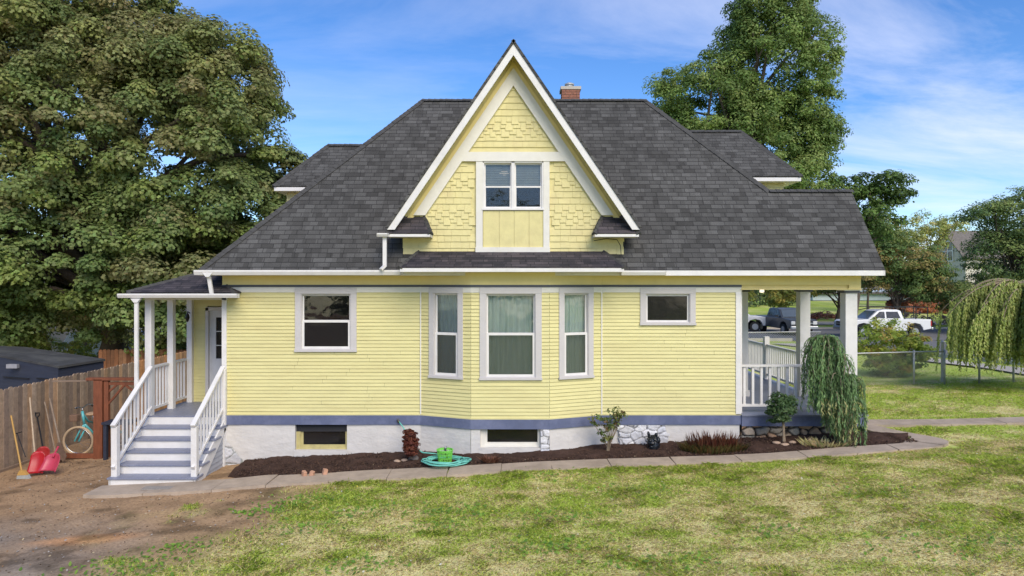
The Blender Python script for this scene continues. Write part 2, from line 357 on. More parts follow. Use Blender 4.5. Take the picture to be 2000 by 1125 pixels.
def leaf_verts(P, Nn, size, shape, T=None, fold=.18):
    n = len(P); Nn = unit(Nn)
    if T is None: T = rng.normal(size=(n, 3))
    T = unit(T - (T * Nn).sum(1, keepdims=True) * Nn); B = np.cross(Nn, T)
    s = np.asarray(size).reshape(-1, 1, 1) * np.ones((n, 1, 1))
    sh = shape[None, :, :]
    V = P[:, None, :] + s * (B[:, None, :] * sh[:, :, 0:1] + T[:, None, :] * sh[:, :, 1:2] - Nn[:, None, :] * (np.abs(sh[:, :, 0:1]) * fold * 2 + (sh[:, :, 1:2] ** 2) * fold))
    return V.reshape(-1, 3)
def pal(n, colors, w=None):
    c = np.array(colors); i = rng.choice(len(c), n, p=w); return c[i]
def sample_env(env, n, shell=.62):
    """points in the outer layer of a union of ellipsoids (cx,cy,cz,rx,ry,rz)"""
    env = np.array(env, float); vol = (env[:, 3] * env[:, 4] + env[:, 4] * env[:, 5] + env[:, 3] * env[:, 5]); out = []; dirs = []
    tot = 0
    while tot < n:
        i = rng.choice(len(env), n, p=vol / vol.sum()); e = env[i]
        d = unit(rng.normal(size=(n, 3))); r = shell + (1 - shell) * rng.random(n) ** .6
        p = e[:, :3] + d * e[:, 3:] * r[:, None]
        ins = np.zeros(n, bool)
        for q in env: ins |= (((p - q[:3]) / q[3:]) ** 2).sum(1) < (shell * .92) ** 2
        p = p[~ins]; out.append(p); dirs.append(d[~ins]); tot += len(p)
    return np.concatenate(out)[:n], np.concatenate(dirs)[:n]
def crown(name, env, nclump, per, crad, lsize, colors, parent=None, origin=(0, 0, 0), shape=SH_OVAL, shell=.6, w=None, flat=.6, colfun=None, fill=0, bright=1.5, material=None, down=.25):
    C, Dd = sample_env(env, nclump, shell)
    cr = crad * rng.uniform(.6, 1.35, nclump)
    ccol = pal(nclump, colors, w)
    if colfun is not None: ccol = colfun(C, ccol)
    idx = np.repeat(np.arange(nclump), per); n = len(idx)
    d = unit(rng.normal(size=(n, 3)) + np.array([0, 0, .35]) + Dd[idx] * .35)
    r = rng.random(n) ** .35
    P = C[idx] + d * (cr[idx] * r)[:, None] * np.array([1, 1, flat])
    P[:, 2] -= down * (np.hypot(d[:, 0], d[:, 1]) * r) ** 2 * cr[idx]
    nn = d * np.array([1, 1, 1.2]) + Dd[idx] * .25 + np.array([0, 0, .55]) + rng.normal(size=(n, 3)) * .38
    c = ccol[idx] * rng.uniform(.72, 1.3, (n, 1)) * (1 + rng.normal(size=(n, 3)) * .05)
    V = leaf_verts(P, nn, lsize * rng.uniform(.6, 1.25, n), shape)
    o = bulk(name, V, len(shape), np.clip(c * bright, 0, 1), material or LEAF, parent, origin)
    return o, C
def limbs(mb, base, top, r0, tips, rn, n=8):
    """trunk from base to top with limbs arching to the tips"""
    base = Vector(base); top = Vector(top)
    pts = [base]; 
    for k in range(1, 6): 
        t = k / 5; pts.append(base.lerp(top, t) + Vector((rn.uniform(-1, 1), rn.uniform(-1, 1), 0)) * r0 * .5)
    rad = [r0 * (1.45 if k == 0 else 1 - .13 * k) for k in range(6)]
    mb.tube(pts, rad, n)
    for tp in tips:
        tp = Vector(tp); t = rn.uniform(.35, .95); s = base.lerp(top, t)
        k = min(4, int(t * 5)); s = pts[k].lerp(pts[k + 1], t * 5 - k)
        mid = s.lerp(tp, .5) + Vector((rn.uniform(-.1, .1), rn.uniform(-.1, .1), .12)) * (tp - s).length
        q = [s, s.lerp(mid, .5) + Vector((0, 0, .02)), mid, mid.lerp(tp, .5), tp]
        rr = r0 * rn.uniform(.3, .5)
        mb.tube(q, [rr, rr * .8, rr * .6, rr * .38, rr * .15], max(5, n - 3))
def tree(name, base, top, r0, env, nclump, per, crad, lsize, colors, label, cat='tree', group=None, shape=SH_OVAL, ntips=14, bark=None, **kw):
    rn = random.Random(int(base[0] * 100) + nclump)
    t = thing(name, base, label, cat, group)
    o, C = crown('crown', env, nclump, per, crad, lsize, colors, t, base, shape, **kw)
    mb = MB(); limbs(mb, base, top, r0, [C[rn.randrange(len(C))] for _ in range(ntips)], rn)
    mb.build('trunk', bark or BARK, t, smooth=True)
    return t

# ------------------------------------------------------------ terrain
GX = [-400, -30, -10, -6, 0, 4, 8, 14, 30, 400]; GZ = [-.1, -.05, .05, .22, .49, .62, .85, 1.0, 1.05, 1.05]
def g(x, y):
    z = np.interp(x, GX, GZ)
    f = np.clip((np.asarray(y, float) - 24) / 18, 0, 1); z = z * (1 - f) + f * np.interp(x, [-25, 5], [.1, .35])
    return z + np.interp(y, [0, 55.5, 58, 70, 90, 200, 2000], [0, 0, .35, 1.25, 2.2, 3.0, 3.0]) * np.interp(x, [-20, 8], [.35, 1])
def dirt_mask(x, y):
    """1 = bare dirt, 0 = lawn"""
    edge = -4.25 + (fbm(x * .9 + 5, y * .9, 4) - .5) * 3.2 + .16 * (y - 9) - .9 * np.clip(10 - y, 0, 1.3)
    m = 1 / (1 + np.exp((x - edge) * 3.2))
    patch = np.clip((fbm(x * 1.3 + 40, y * 1.3 + 9, 4) - .60) * 9, 0, 1) * (y < 12) * (x > -6.5)
    m = np.clip(m - patch * .85, 0, 1)
    m = np.maximum(m, 0.95 * (x < -5.6) * (y > 9.6) * (y < 20))
    m = np.where((y > 20), np.where(x < -10.3, .5, 0), m)
    return m
def straw(x, y):
    s = .5 + .65 * (fbm(x * .8 + 3.3, y * 1.1 + 1.7, 5) - .5) + .40 * (fbm(x * 2.3, y * 3.3, 4) - .5) * 2
    s = s + .10 * np.exp(-((x - 3.5) ** 2 / 14 + (y - 10) ** 2 / 5)) - .11 * np.exp(-((x + .5) ** 2 / 6 + (y - 12.2) ** 2 / .9)) - .12 * np.clip((y - 12.9) / 3, 0, 1) + .05 * np.clip((11 - y) / 3, 0, 1)
    return np.clip((s - .37) / .36, 0, 1)
GRN = np.array((.40, .50, .09)); GRN2 = np.array((.36, .46, .085)); STR = np.array((.74, .64, .33)); DRT = np.array((.36, .235, .135)); GRV = np.array((.31, .255, .205)); ORG = np.array((.58, .30, .14))
def ground_col(x, y):
    s = straw(x, y)[..., None]; d = dirt_mask(x, y)[..., None]; n = fbm(x * 2.3 + 9, y * 2.3, 4)[..., None]
    lawn = (GRN * (1 - n) + GRN2 * n) * (1 - s * .8) + STR * s * .8
    gv = np.clip(1.25 - ((x + 7.8) ** 2 / 7 + (y - 9.2) ** 2 / 5), 0, 1)[..., None] * np.clip(.5 + 1.6 * (fbm(x * 1.1, y * 1.1 + 7)[..., None] - .4), 0, 1)
    og = np.clip(1.3 - ((x + 6.35) ** 2 / .55 + (y - 10.15 - .1 * (x + 6.3)) ** 2 / .035) * .8, 0, 1)[..., None]
    dr = DRT * (.75 + .6 * n); dr = dr * (1 - gv) + GRV * (.75 + .5 * n) * gv; dr = dr * (1 - og * .75) + ORG * og * .75
    dk = np.clip((fbm(x * 1.9 + 70, y * 2.6)[..., None] - .56) * 6, 0, 1); dr = dr * (1 - .5 * dk)
    return lawn * (1 - d) + dr * d
xs = np.unique(np.round(np.concatenate([np.linspace(-600, -60, 14), np.linspace(-60, -12, 40), np.arange(-12, 18, .09), np.linspace(18, 60, 60), np.linspace(60, 700, 14)]), 4))
ys = np.unique(np.round(np.concatenate([np.linspace(-60, 5, 20), np.arange(5, 22, .09), np.linspace(22, 70, 90), np.linspace(70, 1200, 24)]), 4))
gx, gy = np.meshgrid(xs, ys); gz = g(gx, gy) + np.where((gy < 30) & (np.abs(gx) < 18), (fbm(gx * 3, gy * 3, 4) - .5) * .05 * (gy < 22), 0)
nx, ny = len(xs), len(ys)
me = bpy.data.meshes.new('ground'); me.vertices.add(nx * ny); me.vertices.foreach_set('co', np.stack([gx, gy, gz], -1).astype(np.float32).ravel())
ii = (np.arange(ny - 1)[:, None] * nx + np.arange(nx - 1)[None, :]).ravel(); Q = np.stack([ii, ii + 1, ii + nx + 1, ii + nx], 1).astype(np.int32)
me.loops.add(Q.size); me.loops.foreach_set('vertex_index', Q.ravel()); me.polygons.add(len(Q)); me.polygons.foreach_set('loop_start', np.arange(len(Q), dtype=np.int32) * 4); me.polygons.foreach_set('loop_total', np.full(len(Q), 4, np.int32)); me.update(calc_edges=True)
me.polygons.foreach_set('use_smooth', [True] * len(Q))
ca = me.color_attributes.new('Col', 'FLOAT_COLOR', 'POINT'); a = np.ones((nx * ny, 4), np.float32); a[:, :3] = ground_col(gx, gy).reshape(-1, 3); ca.data.foreach_set('color', a.ravel())
me.materials.append(GROUND); go = bpy.data.objects.new('ground', me); COL.objects.link(go); tag(go, kind='structure')

def gsheet(name, x0, x1, y0, y1, m, dz=.03, step=1.0, fx=None, th=0):
    """a strip following the ground; fx shears x by y"""
    mb = MB(); nxx = max(2, int((x1 - x0) / step) + 1); nyy = max(2, int((y1 - y0) / step) + 1)
    id = {}
    for j in range(nyy):
        for i in range(nxx):
            y = y0 + (y1 - y0) * j / (nyy - 1); x = x0 + (x1 - x0) * i / (nxx - 1) + (fx(y) if fx else 0)
            id[i, j] = mb.p((x, y, float(g(x, y)) + dz))
    for j in range(nyy - 1):
        for i in range(nxx - 1): mb.f.append([id[i, j], id[i + 1, j], id[i + 1, j + 1], id[i, j + 1]])
    return tag(mb.build(name, m), kind='structure')
shx = lambda y: -.06 * (y - 22)
gsheet('road', 19.4, 28.5, -20, 44.2, ASPH, .03, 1, shx)
gsheet('road', -70, 110, 44, 55, ASPH, .034, 1)
gsheet('sidewalk', 16.7, 18.0, 5, 41.0, CONC2, .06, .8, shx)
gsheet('sidewalk', -40, 15.6, 41.0, 42.3, CONC2, .065, .8)
gsheet('sidewalk', -40, 110, 57.0, 58.4, CONC2, .07, 1)
for yk in (43.9, 55.1):
    mb = MB()
    for k in range(75):
        if yk < 50 and 17 < -60 + 2 * k < 27: continue
        mb.bar((-60 + 2 * k, yk, float(g(-60 + 2 * k, yk)) + .08), (-58 + 2 * k, yk, float(g(-58 + 2 * k, yk)) + .08), .18, .2)
    tag(mb.build('kerb', CONC2), kind='structure')
mb = MB()
for k in range(28):
    y = 5 + k * 1.3; mb.bar((19.3 + shx(y), y, float(g(19, y)) + .06), (19.3 + shx(y + 1.3), y + 1.3, float(g(19, y + 1.3)) + .06), .16, .18)
tag(mb.build('kerb', CONC2), kind='structure')

# ------------------------------------------------------------ the house
house = thing('yellow_house', (0, 17.6, .5), 'pale yellow clapboard house with steep dark hip roof, tall front gable and bay window', 'house')
D0 = 14.3
XL, XR = -6.0, 4.74
BAY = [(-1.91, 14.3), (-.831, 13.85), (.758, 13.85), (1.877, 14.3)]
ZB = 1.265                                    # bottom of siding / top of blue band
ZT = Z(571)                                   # top of siding
def frame(a, b):
    u = Vector((b[0] - a[0], b[1] - a[1], 0)); L = u.length; u.normalize()
    return Matrix(((u.x, -u.y, 0, a[0]), (u.y, u.x, 0, a[1]), (0, 0, 1, 0), (0, 0, 0, 1))), L
def siding(mb, u0, u1, z0, z1, holes=(), c=.0745, lap=.018):
    n = int(math.ceil((z1 - z0) / c - 1e-6)); rn = random.Random(int(u1 * 77))
    for k in range(n):
        a = z0 + k * c; b = min(z1, a + c)
        segs = [(u0, u1)]
        for (h0, h1, g0, g1) in holes:
            if b > g0 and a < g1:
                ns = []
                for s0, s1 in segs:
                    if h1 <= s0 or h0 >= s1: ns.append((s0, s1)); continue
                    if h0 > s0: ns.append((s0, h0))
                    if h1 < s1: ns.append((h1, s1))
                segs = ns
        for s0, s1 in segs:
            # boards butt at random places and sag very slightly
            cuts = [s0]; 
            while cuts[-1] < s1 - 1.4: cuts.append(cuts[-1] + rn.uniform(1.2, 3.6))
            cuts = [cuts[0]] + [q for q in cuts[1:] if q < s1 - .3] + [s1]
            for e in range(len(cuts) - 1):
                j = rn.uniform(-.0018, .0018); l = lap + rn.uniform(-.002, .003)
                x0, x1 = cuts[e], cuts[e + 1] - (.003 if e < len(cuts) - 2 else 0)
                mb.poly([(x0, -l, a + j), (x1, -l, a - j), (x1, -.001, b), (x0, -.001, b)])
                mb.poly([(x0, -.001, a), (x1, -.001, a), (x1, -l, a - j), (x0, -l, a + j)])
def casing(M, u0, u1, z0, z1, tw, m_trim, sill=True, head=True):
    mb = MB(M); d = -.035
    hd = tw
    mb.box(u0, u0 + tw, d, .02, z0 + .05, z1 - hd); mb.box(u1 - tw, u1, d, .02, z0 + .05, z1 - hd)
    mb.box(u0 - .003, u1 + .003, d - .004, .02, z1 - hd, z1)
    mb.box(u0 - .01, u1 + .01, d - .025, .02, z0, z0 + .05)
    # jamb liner
    a, b, c_, e = u0 + tw, u1 - tw, z0 + .05, z1 - hd
    mb.box(a - .002, a + .014, -.02, .16, c_, e); mb.box(b - .014, b + .002, -.02, .16, c_, e); mb.box(a + .014, b - .014, -.02, .16, e - .014, e + .002); mb.box(a + .014, b - .014, -.02, .16, c_ - .002, c_ + .016)
    return mb, (a + .014, b - .014, c_ + .016, e - .014)
def sash(M, a, b, c, e, y, w=.035, bw=.05):
    mb = MB(M)
    mb.box(a, a + w, y, y + .035, c, e); mb.box(b - w, b, y, y + .035, c, e); mb.box(a + w, b - w, y, y + .035, c, c + bw); mb.box(a + w, b - w, y, y + .035, e - w, e)
    return mb, (a + w, b - w, c + bw, e - w)
def window(M, u0, u1, z0, z1, tw, zm, m_trim=GRYT, lower=SCREEN, upper=GLASS, lbl=None, double=False):
    mb, (a, b, c, e) = casing(M, u0, u1, z0, z1, tw, m_trim)
    w = mb.build('window', m_trim, house, bevel=.003)
    if lbl: w['label'] = lbl
    if zm is None:
        s, (p, q, r, t) = sash(M, a, b, c, e, .03, .035, .035); s.build('sash', WHT, w)
        pm = MB(M); pm.box(p, q, .045, .05, r, t); pm.build('pane', upper, w)
    else:
        s, (p, q, r, t) = sash(M, a, b, zm - .015, e, .045, .03, .035); s.build('sash', WHT, w)
        pm = MB(M); pm.box(p, q, .058, .063, r, t); pm.build('pane', upper, w)
        s, (p, q, r, t) = sash(M, a, b, c, zm + .015, .005, .045, .045); s.build('sash', WHT, w)
        pm = MB(M); pm.box(p, q, .018, .023, r, t); pm.build('pane', lower, w)
    return w
MF, _ = frame((0, D0), (1, D0))
# left and right flat walls + bay
wl_h = (X(584), X(690), Z(682), Z(566)); wr_h = (X(1257), X(1352), Z(629), Z(568))
mb = MB(MF); siding(mb, XL, BAY[0][0] - .01, ZB, ZT, [wl_h]); mb.build('front_wall', YEL, house); mb = MB(MF); siding(mb, BAY[3][0] + .01, XR, ZB, ZT, [wr_h]); mb.build('front_wall', YEL, house)
bm_ = []
M1, L1 = frame(BAY[0], BAY[1]); M2, L2 = frame(BAY[1], BAY[2]); M3, L3 = frame(BAY[2], BAY[3])
def ubay(px, a, b):   # parameter along the side face for a picture column
    t = (px - 1000) / K; dx_, dy_ = b[0] - a[0], b[1] - a[1]
    s = (t * a[1] - a[0]) / (dx_ - t * dy_); return s * math.hypot(dx_, dy_), a[1] + s * dy_
uL0, dl0 = ubay(839, BAY[0], BAY[1]); uL1, dl1 = ubay(905, BAY[0], BAY[1]); uR0, dr0 = ubay(1091, BAY[2], BAY[3]); uR1, dr1 = ubay(1158, BAY[2], BAY[3])
zb0, zb1 = Z(740, 14.0), Z(561.5, 14.0); uC0 = X(937, 13.85) - BAY[1][0]; uC1 = X(1058, 13.85) - BAY[1][0]
tw = .115
mb = MB(M1); siding(mb, 0, L1, ZB, ZT, [(uL0 + .06, uL1 - .06, zb0 + .03, zb1)])
mb.M = M2; siding(mb, 0, L2, ZB, ZT, [(uC0 + .06, uC1 - .06, zb0 + .03, zb1)])
mb.M = M3; siding(mb, 0, L3, ZB, ZT, [(uR0 + .06, uR1 - .06, zb0 + .03, zb1)])
mb.build('bay_wall', YEL, house)
window(MF, X(577), X(697), Z(687), Z(562), .125, Z(627), lbl='double-hung window left of the bay with dark panes', lower=DGLASS)
window(M1, uL0, uL1, zb0, zb1, tw, Z(652, 14.0), lbl='narrow bay window on the left angled face')
window(M2, uC0, uC1, zb0, zb1, .125, Z(652, 13.85), lbl='wide double-hung window in the middle of the bay')
window(M3, uR0, uR1, zb0, zb1, tw, Z(652, 14.0), lbl='narrow bay window on the right angled face')
window(MF, X(1250), X(1358), Z(635), Z(563), .115, None, lbl='small square fixed window right of the bay', upper=DGLASS)
# trim bands along the wall and round the bay: white frieze, dark bead, yellow frieze board, blue water table
path = [(XL - .06, D0), BAY[0], BAY[1], BAY[2], BAY[3], (XR + .06, D0)]
def band(name, z0, z1, out, m, path=path, back=.02, bevel=0):
    mb = MB(); n = len(path); outp = []; inp = []
    for k, q in enumerate(path):
        q = Vector((q[0], q[1], 0)); d = []
        if k > 0: d.append((q - Vector((path[k - 1][0], path[k - 1][1], 0))).normalized())
        if k < n - 1: d.append((Vector((path[k + 1][0], path[k + 1][1], 0)) - q).normalized())
        nn = Vector((0, 0, 0))
        for e in d: nn += Vector((e.y, -e.x, 0))
        nn.normalize(); sc_ = 1 / max(.5, nn.dot(Vector((d[0].y, -d[0].x, 0))))
        outp.append(q + nn * out * sc_); inp.append(q - nn * back * sc_)
    for k in range(n - 1):
        A = [outp[k], outp[k + 1], inp[k + 1], inp[k]]
        i = [mb.p((q.x, q.y, z0)) for q in A] + [mb.p((q.x, q.y, z1)) for q in A]
        fs = [(0, 1, 5, 4), (4, 5, 6, 7), (3, 2, 1, 0)]
        if k == 0: fs.append((3, 0, 4, 7))
        if k == n - 2: fs.append((1, 2, 6, 5))
        for f in fs: mb.f.append([i[j] for j in f])
    return mb.build(name, m, house)
ZF0, ZF1 = ZT, Z(560.5)
band('white_frieze', ZT, ZF1, .018, CREAM)
band('dark_bead', ZF1, ZF1 + .045, .04, DARKT)
band('yellow_frieze', ZF1 + .045, 4.27, .022, YELF, path=path[:-1] + [(7.30, D0)])
band('water_table', 1.065, ZB - .005, .045, BLUE)
band('water_table_cap', ZB - .005, ZB + .018, .03, YEL)
mb = MB()
mb.box(XL - .07, XL + .03, D0 - .03, D0 + .1, .1, ZT)      # left corner board
mb.build('corner_board', WHT, house, bevel=.004)
mb = MB(); mb.box(XR - .06, XR + .045, D0 - .03, D0 + .1, ZB, ZT); mb.build('corner_board', WHT, house, bevel=.004)
for bx in (BAY[0], BAY[3]):
    mb = MB(); mb.box(bx[0] - .013, bx[0] + .013, D0 - .035, D0, ZB + .02, ZT); mb.build('corner_bead', CREAM, house)
# body: side and back walls (solid shell, seen from the side)
mb = MB()
Ms, Ls = frame((XR, D0), (XR, 21.0)); mb.M = Ms; siding(mb, 0, Ls, ZB, 4.24)
Mb, Lb = frame((XR, 21.0), (-7.6, 21.0)); mb.M = Mb; siding(mb, 0, Lb, .3, 4.24)
Ml, Ll = frame((-7.6, 21.0), (-7.6, 16.0)); mb.M = Ml; siding(mb, 0, Ll, .3, 4.24)
Mp, Lp = frame((-7.6, 16.0), (XL, 16.0)); mb.M = Mp
dl_, dr_ = (408 - 1000) * 16 / K + 7.6, (408 - 1000) * 16 / K + 7.6 + .92
siding(mb, 0, Lp, 1.25, 4.1, [(dl_ - .03, dr_ + .03, 1.2, 3.42)])
Mq, Lq = frame((XL, 16.0), (XL, D0)); mb.M = Mq; siding(mb, 0, Lq, 1.25, 4.1)
mb.build('side_walls', YEL, house)
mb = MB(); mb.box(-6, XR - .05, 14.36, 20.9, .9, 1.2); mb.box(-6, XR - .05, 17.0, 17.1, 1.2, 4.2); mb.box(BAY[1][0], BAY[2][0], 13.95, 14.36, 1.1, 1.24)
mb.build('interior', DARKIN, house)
# foundation
FB = -.1
def fwall(mb, M, u0, u1, holes, z0=FB, z1=1.075, y=.0):
    xs_ = sorted({u0, u1} | {h[0] for h in holes} | {h[1] for h in holes}); zs_ = sorted({z0, z1} | {h[2] for h in holes} | {h[3] for h in holes})
    mb.M = M
    for i in range(len(xs_) - 1):
        for j in range(len(zs_) - 1):
            cx_, cz_ = (xs_[i] + xs_[i + 1]) / 2, (zs_[j] + zs_[j + 1]) / 2
            if any(h[0] < cx_ < h[1] and h[2] < cz_ < h[3] for h in holes): continue
            nn = max(1, int((xs_[i + 1] - xs_[i]) / .12)); mm = max(1, int((zs_[j + 1] - zs_[j]) / .12))
            for p in range(nn):
                for q in range(mm):
                    pts = []
                    for s, t in ((0, 0), (1, 0), (1, 1), (0, 1)):
                        uu = xs_[i] + (xs_[i + 1] - xs_[i]) * (p + s) / nn; zz = zs_[j] + (zs_[j + 1] - zs_[j]) * (q + t) / mm
                        pts.append((uu, y - .03 * float(fbm(uu * 2.2 + 50, zz * 3 + 20, 3)), zz))
                    mb.poly(pts)
    for h in holes:                              # reveals
        mb.poly([(h[0], y, h[2]), (h[0], y + .25, h[2]), (h[0], y + .25, h[3]), (h[0], y, h[3])]); mb.poly([(h[1], y + .25, h[2]), (h[1], y, h[2]), (h[1], y, h[3]), (h[1], y + .25, h[3])])
        mb.poly([(h[0], y - .02, h[2]), (h[1], y - .02, h[2]), (h[1], y + .25, h[2]), (h[0], y + .25, h[2])])
b1 = (X(577), X(678), Z(888), 1.07); b2 = (X(938, 13.85) - BAY[1][0], X(1055, 13.85) - BAY[1][0], Z(884, 13.85), 1.07)
mb = MB(); fwall(mb, MF, XL, BAY[0][0], [b1]); fwall(mb, M1, 0, L1, []); fwall(mb, M2, 0, L2, [b2]); fwall(mb, M3, 0, L3, []); fwall(mb, MF, BAY[3][0], XR + .02, [])
mb.M = None; mb.box(XR - .3, XR + .02, 14.36, 21, FB, 1.06); mb.box(-7.6, XR, 20.9, 21, -.2, 1.06)
fo = mb.build('foundation', FOUND, house, smooth=False)
def bwin(M, h, m, lbl):
    mb = MB(M); a, b, c, e = h
    mb.box(a, a + .09, .06, .16, c + .14, e); mb.box(b - .05, b, .06, .16, c + .14, e); mb.box(a, b, .06, .16, c + .10, c + .14)
    w = mb.build('basement_window', m, house, bevel=.004); w['label'] = lbl; mb = MB(M); mb.box(a - .02, b + .02, -.03, .17, c - .03, c + .10); mb.build('sill', FOUND, w)
    mb = MB(M); mb.box(a + .09, a + .14, .09, .14, c + .14, e); mb.box(a + .14, b - .05, .09, .14, c + .14, c + .19); mb.build('sash', m, w)
    mb = MB(M); mb.box(a + .12, b - .05, .115, .12, c + .17, e); mb.build('pane', DGLASS, w)
    mb = MB(M); mb.box(a, b, .3, .32, c, e); mb.build('unlit_backing', DARKIN, w)  # near-black sheet, its colour stands in for the unlit basement
OCH = mat('ochre_window_paint', (.50, .43, .19), .6, .12, 8, col2=(.36, .30, .16))
bwin(MF, b1, OCH, 'basement window with mustard frame'); bwin(M2, b2, CREAM, 'basement window with cream frame under the bay')
# whitewashed rubble patches
STONEM = attr_mat('mortared_stone', .9, 0, .18, 25, .4)
def stones(name, M, u0, u1, z0, z1, cell, seed, cols, joint, depth=.07, y=.0, taper=None, jw=.16, sq=1.5):
    r_ = np.random.default_rng(seed); st = .014; nu = int((u1 - u0) / st) + 1; nz_ = int((z1 - z0) / st) + 1
    us = np.linspace(u0, u1, nu); zs = np.linspace(z0, z1, nz_); U, Zz = np.meshgrid(us, zs)
    pts = []
    rr = 0; zc = z0 - cell * .2
    while zc < z1 + cell * .5:
        uc = u0 - cell + (rr % 2) * cell * .7
        while uc < u1 + cell: pts.append((uc + r_.uniform(-.36, .36) * cell * sq, zc + r_.uniform(-.32, .32) * cell)); uc += cell * sq * r_.uniform(.7, 1.25)
        zc += cell * .85; rr += 1
    pts = np.array(pts); wu = U + (fbm(U * 9, Zz * 9 + seed, 3) - .5) * .06; wz = Zz + (fbm(U * 9 + 40, Zz * 9, 3) - .5) * .06
    d = np.sqrt(((wu[..., None] - pts[:, 0]) / sq) ** 2 + (wz[..., None] - pts[:, 1]) ** 2); o_ = np.argsort(d, -1); f1 = np.take_along_axis(d, o_[..., :1], -1)[..., 0]; f2 = np.take_along_axis(d, o_[..., 1:2], -1)[..., 0]; ci = o_[..., 0]
    e = np.clip((f2 - f1) / (cell * jw * 2), 0, 1); h = np.sqrt(np.clip(1 - (1 - e) ** 2, 0, 1)) * depth * (.7 + .6 * r_.random(len(pts))[ci]) + (fbm(U * 16, Zz * 16, 3) - .5) * .02
    cc = np.array(cols)[r_.integers(0, len(cols), len(pts))][ci] * (.85 + .3 * r_.random(len(pts))[ci])[..., None]; k = np.clip((e - .12) * 4, 0, 1)[..., None]
    rub = np.clip((fbm(U * 7 + 9, Zz * 7, 3) - .5) * 4, 0, 1)[..., None]
    C = cc * k + (np.array(joint) * (1 - rub * .6) + cc * rub * .5) * (1 - k)
    mb = MB(M); mb.c = C.reshape(-1, 3).tolist(); H_ = y - h
    for j in range(nz_):
        for i in range(nu): mb.p((U[j, i], H_[j, i], Zz[j, i]))
    for j in range(nz_ - 1):
        for i in range(nu - 1):
            if taper is not None and not taper(U[j, i], Zz[j, i]): continue
            q = j * nu + i; mb.f.append([q, q + 1, q + nu + 1, q + nu])
    return mb.build(name, STONEM, house, smooth=True)
WS = [(.64, .63, .64), (.70, .69, .69), (.55, .55, .58)]; FS = [(.40, .30, .20), (.42, .34, .26), (.30, .26, .21), (.46, .29, .18), (.34, .31, .26)]
stones('stone_patch', MF, X(1196), X(1318), .45, 1.06, .17, 5, WS, (.20, .20, .22), .05, -.03, jw=.11, taper=lambda u, z: abs(u - X(1257)) < .50 + .22 * (float(fbm(z * 7, u * 5, 3)) - .4))
stones('stone_patch', M2, b2[1] + .01, L2 - .0, .4, 1.06, .14, 8, WS, (.20, .20, .20), .03, -.03)
stones('stone_patch', MF, XL + .02, XL + .45, .0, .8, .22, 12, WS, (.22, .24, .22), .03, -.028, taper=lambda u, z: z < .78 - (u - XL) * 1.25)

# ------------------------------------------------------------ roofs
EY, EZ = 13.9, 4.29; RY, RZ = 17.62, 8.754
EL = (-6.36, EY, EZ); ER = (7.60, EY, EZ); RL = (-2.31, RY, RZ); RR = (3.44, RY, RZ); H = (5.80, 15.42, 6.114); G_ = (7.66, 15.42, 6.114)
BL = (-6.36, 21.34, EZ); BR = (7.43, 21.34, EZ)
mb = MB()
mb.slab([EL, ER, G_, H, RR, RL], .03); mb.slab([EL, RL, BL], .03); mb.slab([RR, (7.43, EY + .02, EZ), BR], .03); mb.slab([RL, RR, BR, BL], .03)
mb.slab([H, G_, (7.6, 16.94, EZ), (7.43, 16.94, EZ)], .03)
roof = mb.build('roof', ROOF, house)
mb = MB(); mb.poly([(7.45, 13.95, EZ), (7.45, 16.9, EZ), (7.45, 15.42, 6.05)]); mb.build('porch_gable_end', YEL2, house)
mb = MB(); mb.box(-6.3, 7.5, 13.95, 21.3, 4.262, 4.275); mb.build('soffit', YELF, house)
def caps(pts, w=.15, step=.145, parent=roof, name='ridge_cap'):
    mb = MB(); rn = random.Random(3)
    for a, b in zip(pts[:-1], pts[1:]):
        a = Vector(a); b = Vector(b); L = (b - a).length; d = (b - a) / L; n = max(1, int(L / step)); r = d.cross(Vector((0, 0, 1))).normalized(); u = r.cross(d)
        for k in range(n):
            p0 = a + d * (L * k / n); p1 = a + d * (L * (k + 1.25) / n)
            drop = .07
            hh = .035 + rn.uniform(-.003, .004)
            A = [p0 + u * hh, p0 - r * w * .6 + u * (hh - drop), p0 + r * w * .6 + u * (hh - drop)]; B = [p1 + u * (hh - .012), p1 - r * w * .6 + u * (hh - drop - .012), p1 + r * w * .6 + u * (hh - drop - .012)]
            mb.poly([A[1], A[0], B[0], B[1]]); mb.poly([A[0], A[2], B[2], B[0]]); mb.poly([A[1], A[2], A[0]])
    return mb.build(name, CAPM, parent)
CAPM = mat('ridge_cap_shingle', (.066, .064, .061), .9, .25, 7, bump=.3, bscale=60)
caps([EL, RL]); caps([RL, RR]); caps([RR, H]); caps([H, G_])
# fascia and gutters
mb = MB(); mb.box(-6.34, 7.56, EY - .025, EY, EZ - .115, EZ - .012); mb.build('fascia', WHT, house)
mb = MB(); mb.box(7.58, 7.60, EY, 16.9, EZ - .115, EZ - .012); mb.build('fascia', WHT, house)
def gutter(x0, x1, y, z, name='gutter', h=.10, parent=house):
    mb = MB(); prof = [(0, 0), (0, -h), (-.09, -h), (-.12, -h * .35), (-.12, 0), (-.105, 0), (-.105, -h * .35), (-.08, -h + .012), (-.012, -h + .012), (-.012, 0)]
    mb.prism([(y + p[0], z + p[1]) for p in prof], 'x', x0, x1)
    for xx in (x0, x1 - .006): mb.prism([(y, z), (y, z - h), (y - .09, z - h), (y - .12, z - h * .35), (y - .12, z)], 'x', xx - .002, xx + .008)
    return mb.build(name, WHT, parent)
gutter(-6.42, X(783, 13.8), 13.87, 4.285); gutter(X(1213, 13.8), X(1300, 13.8), 13.87, 4.275, h=.095)
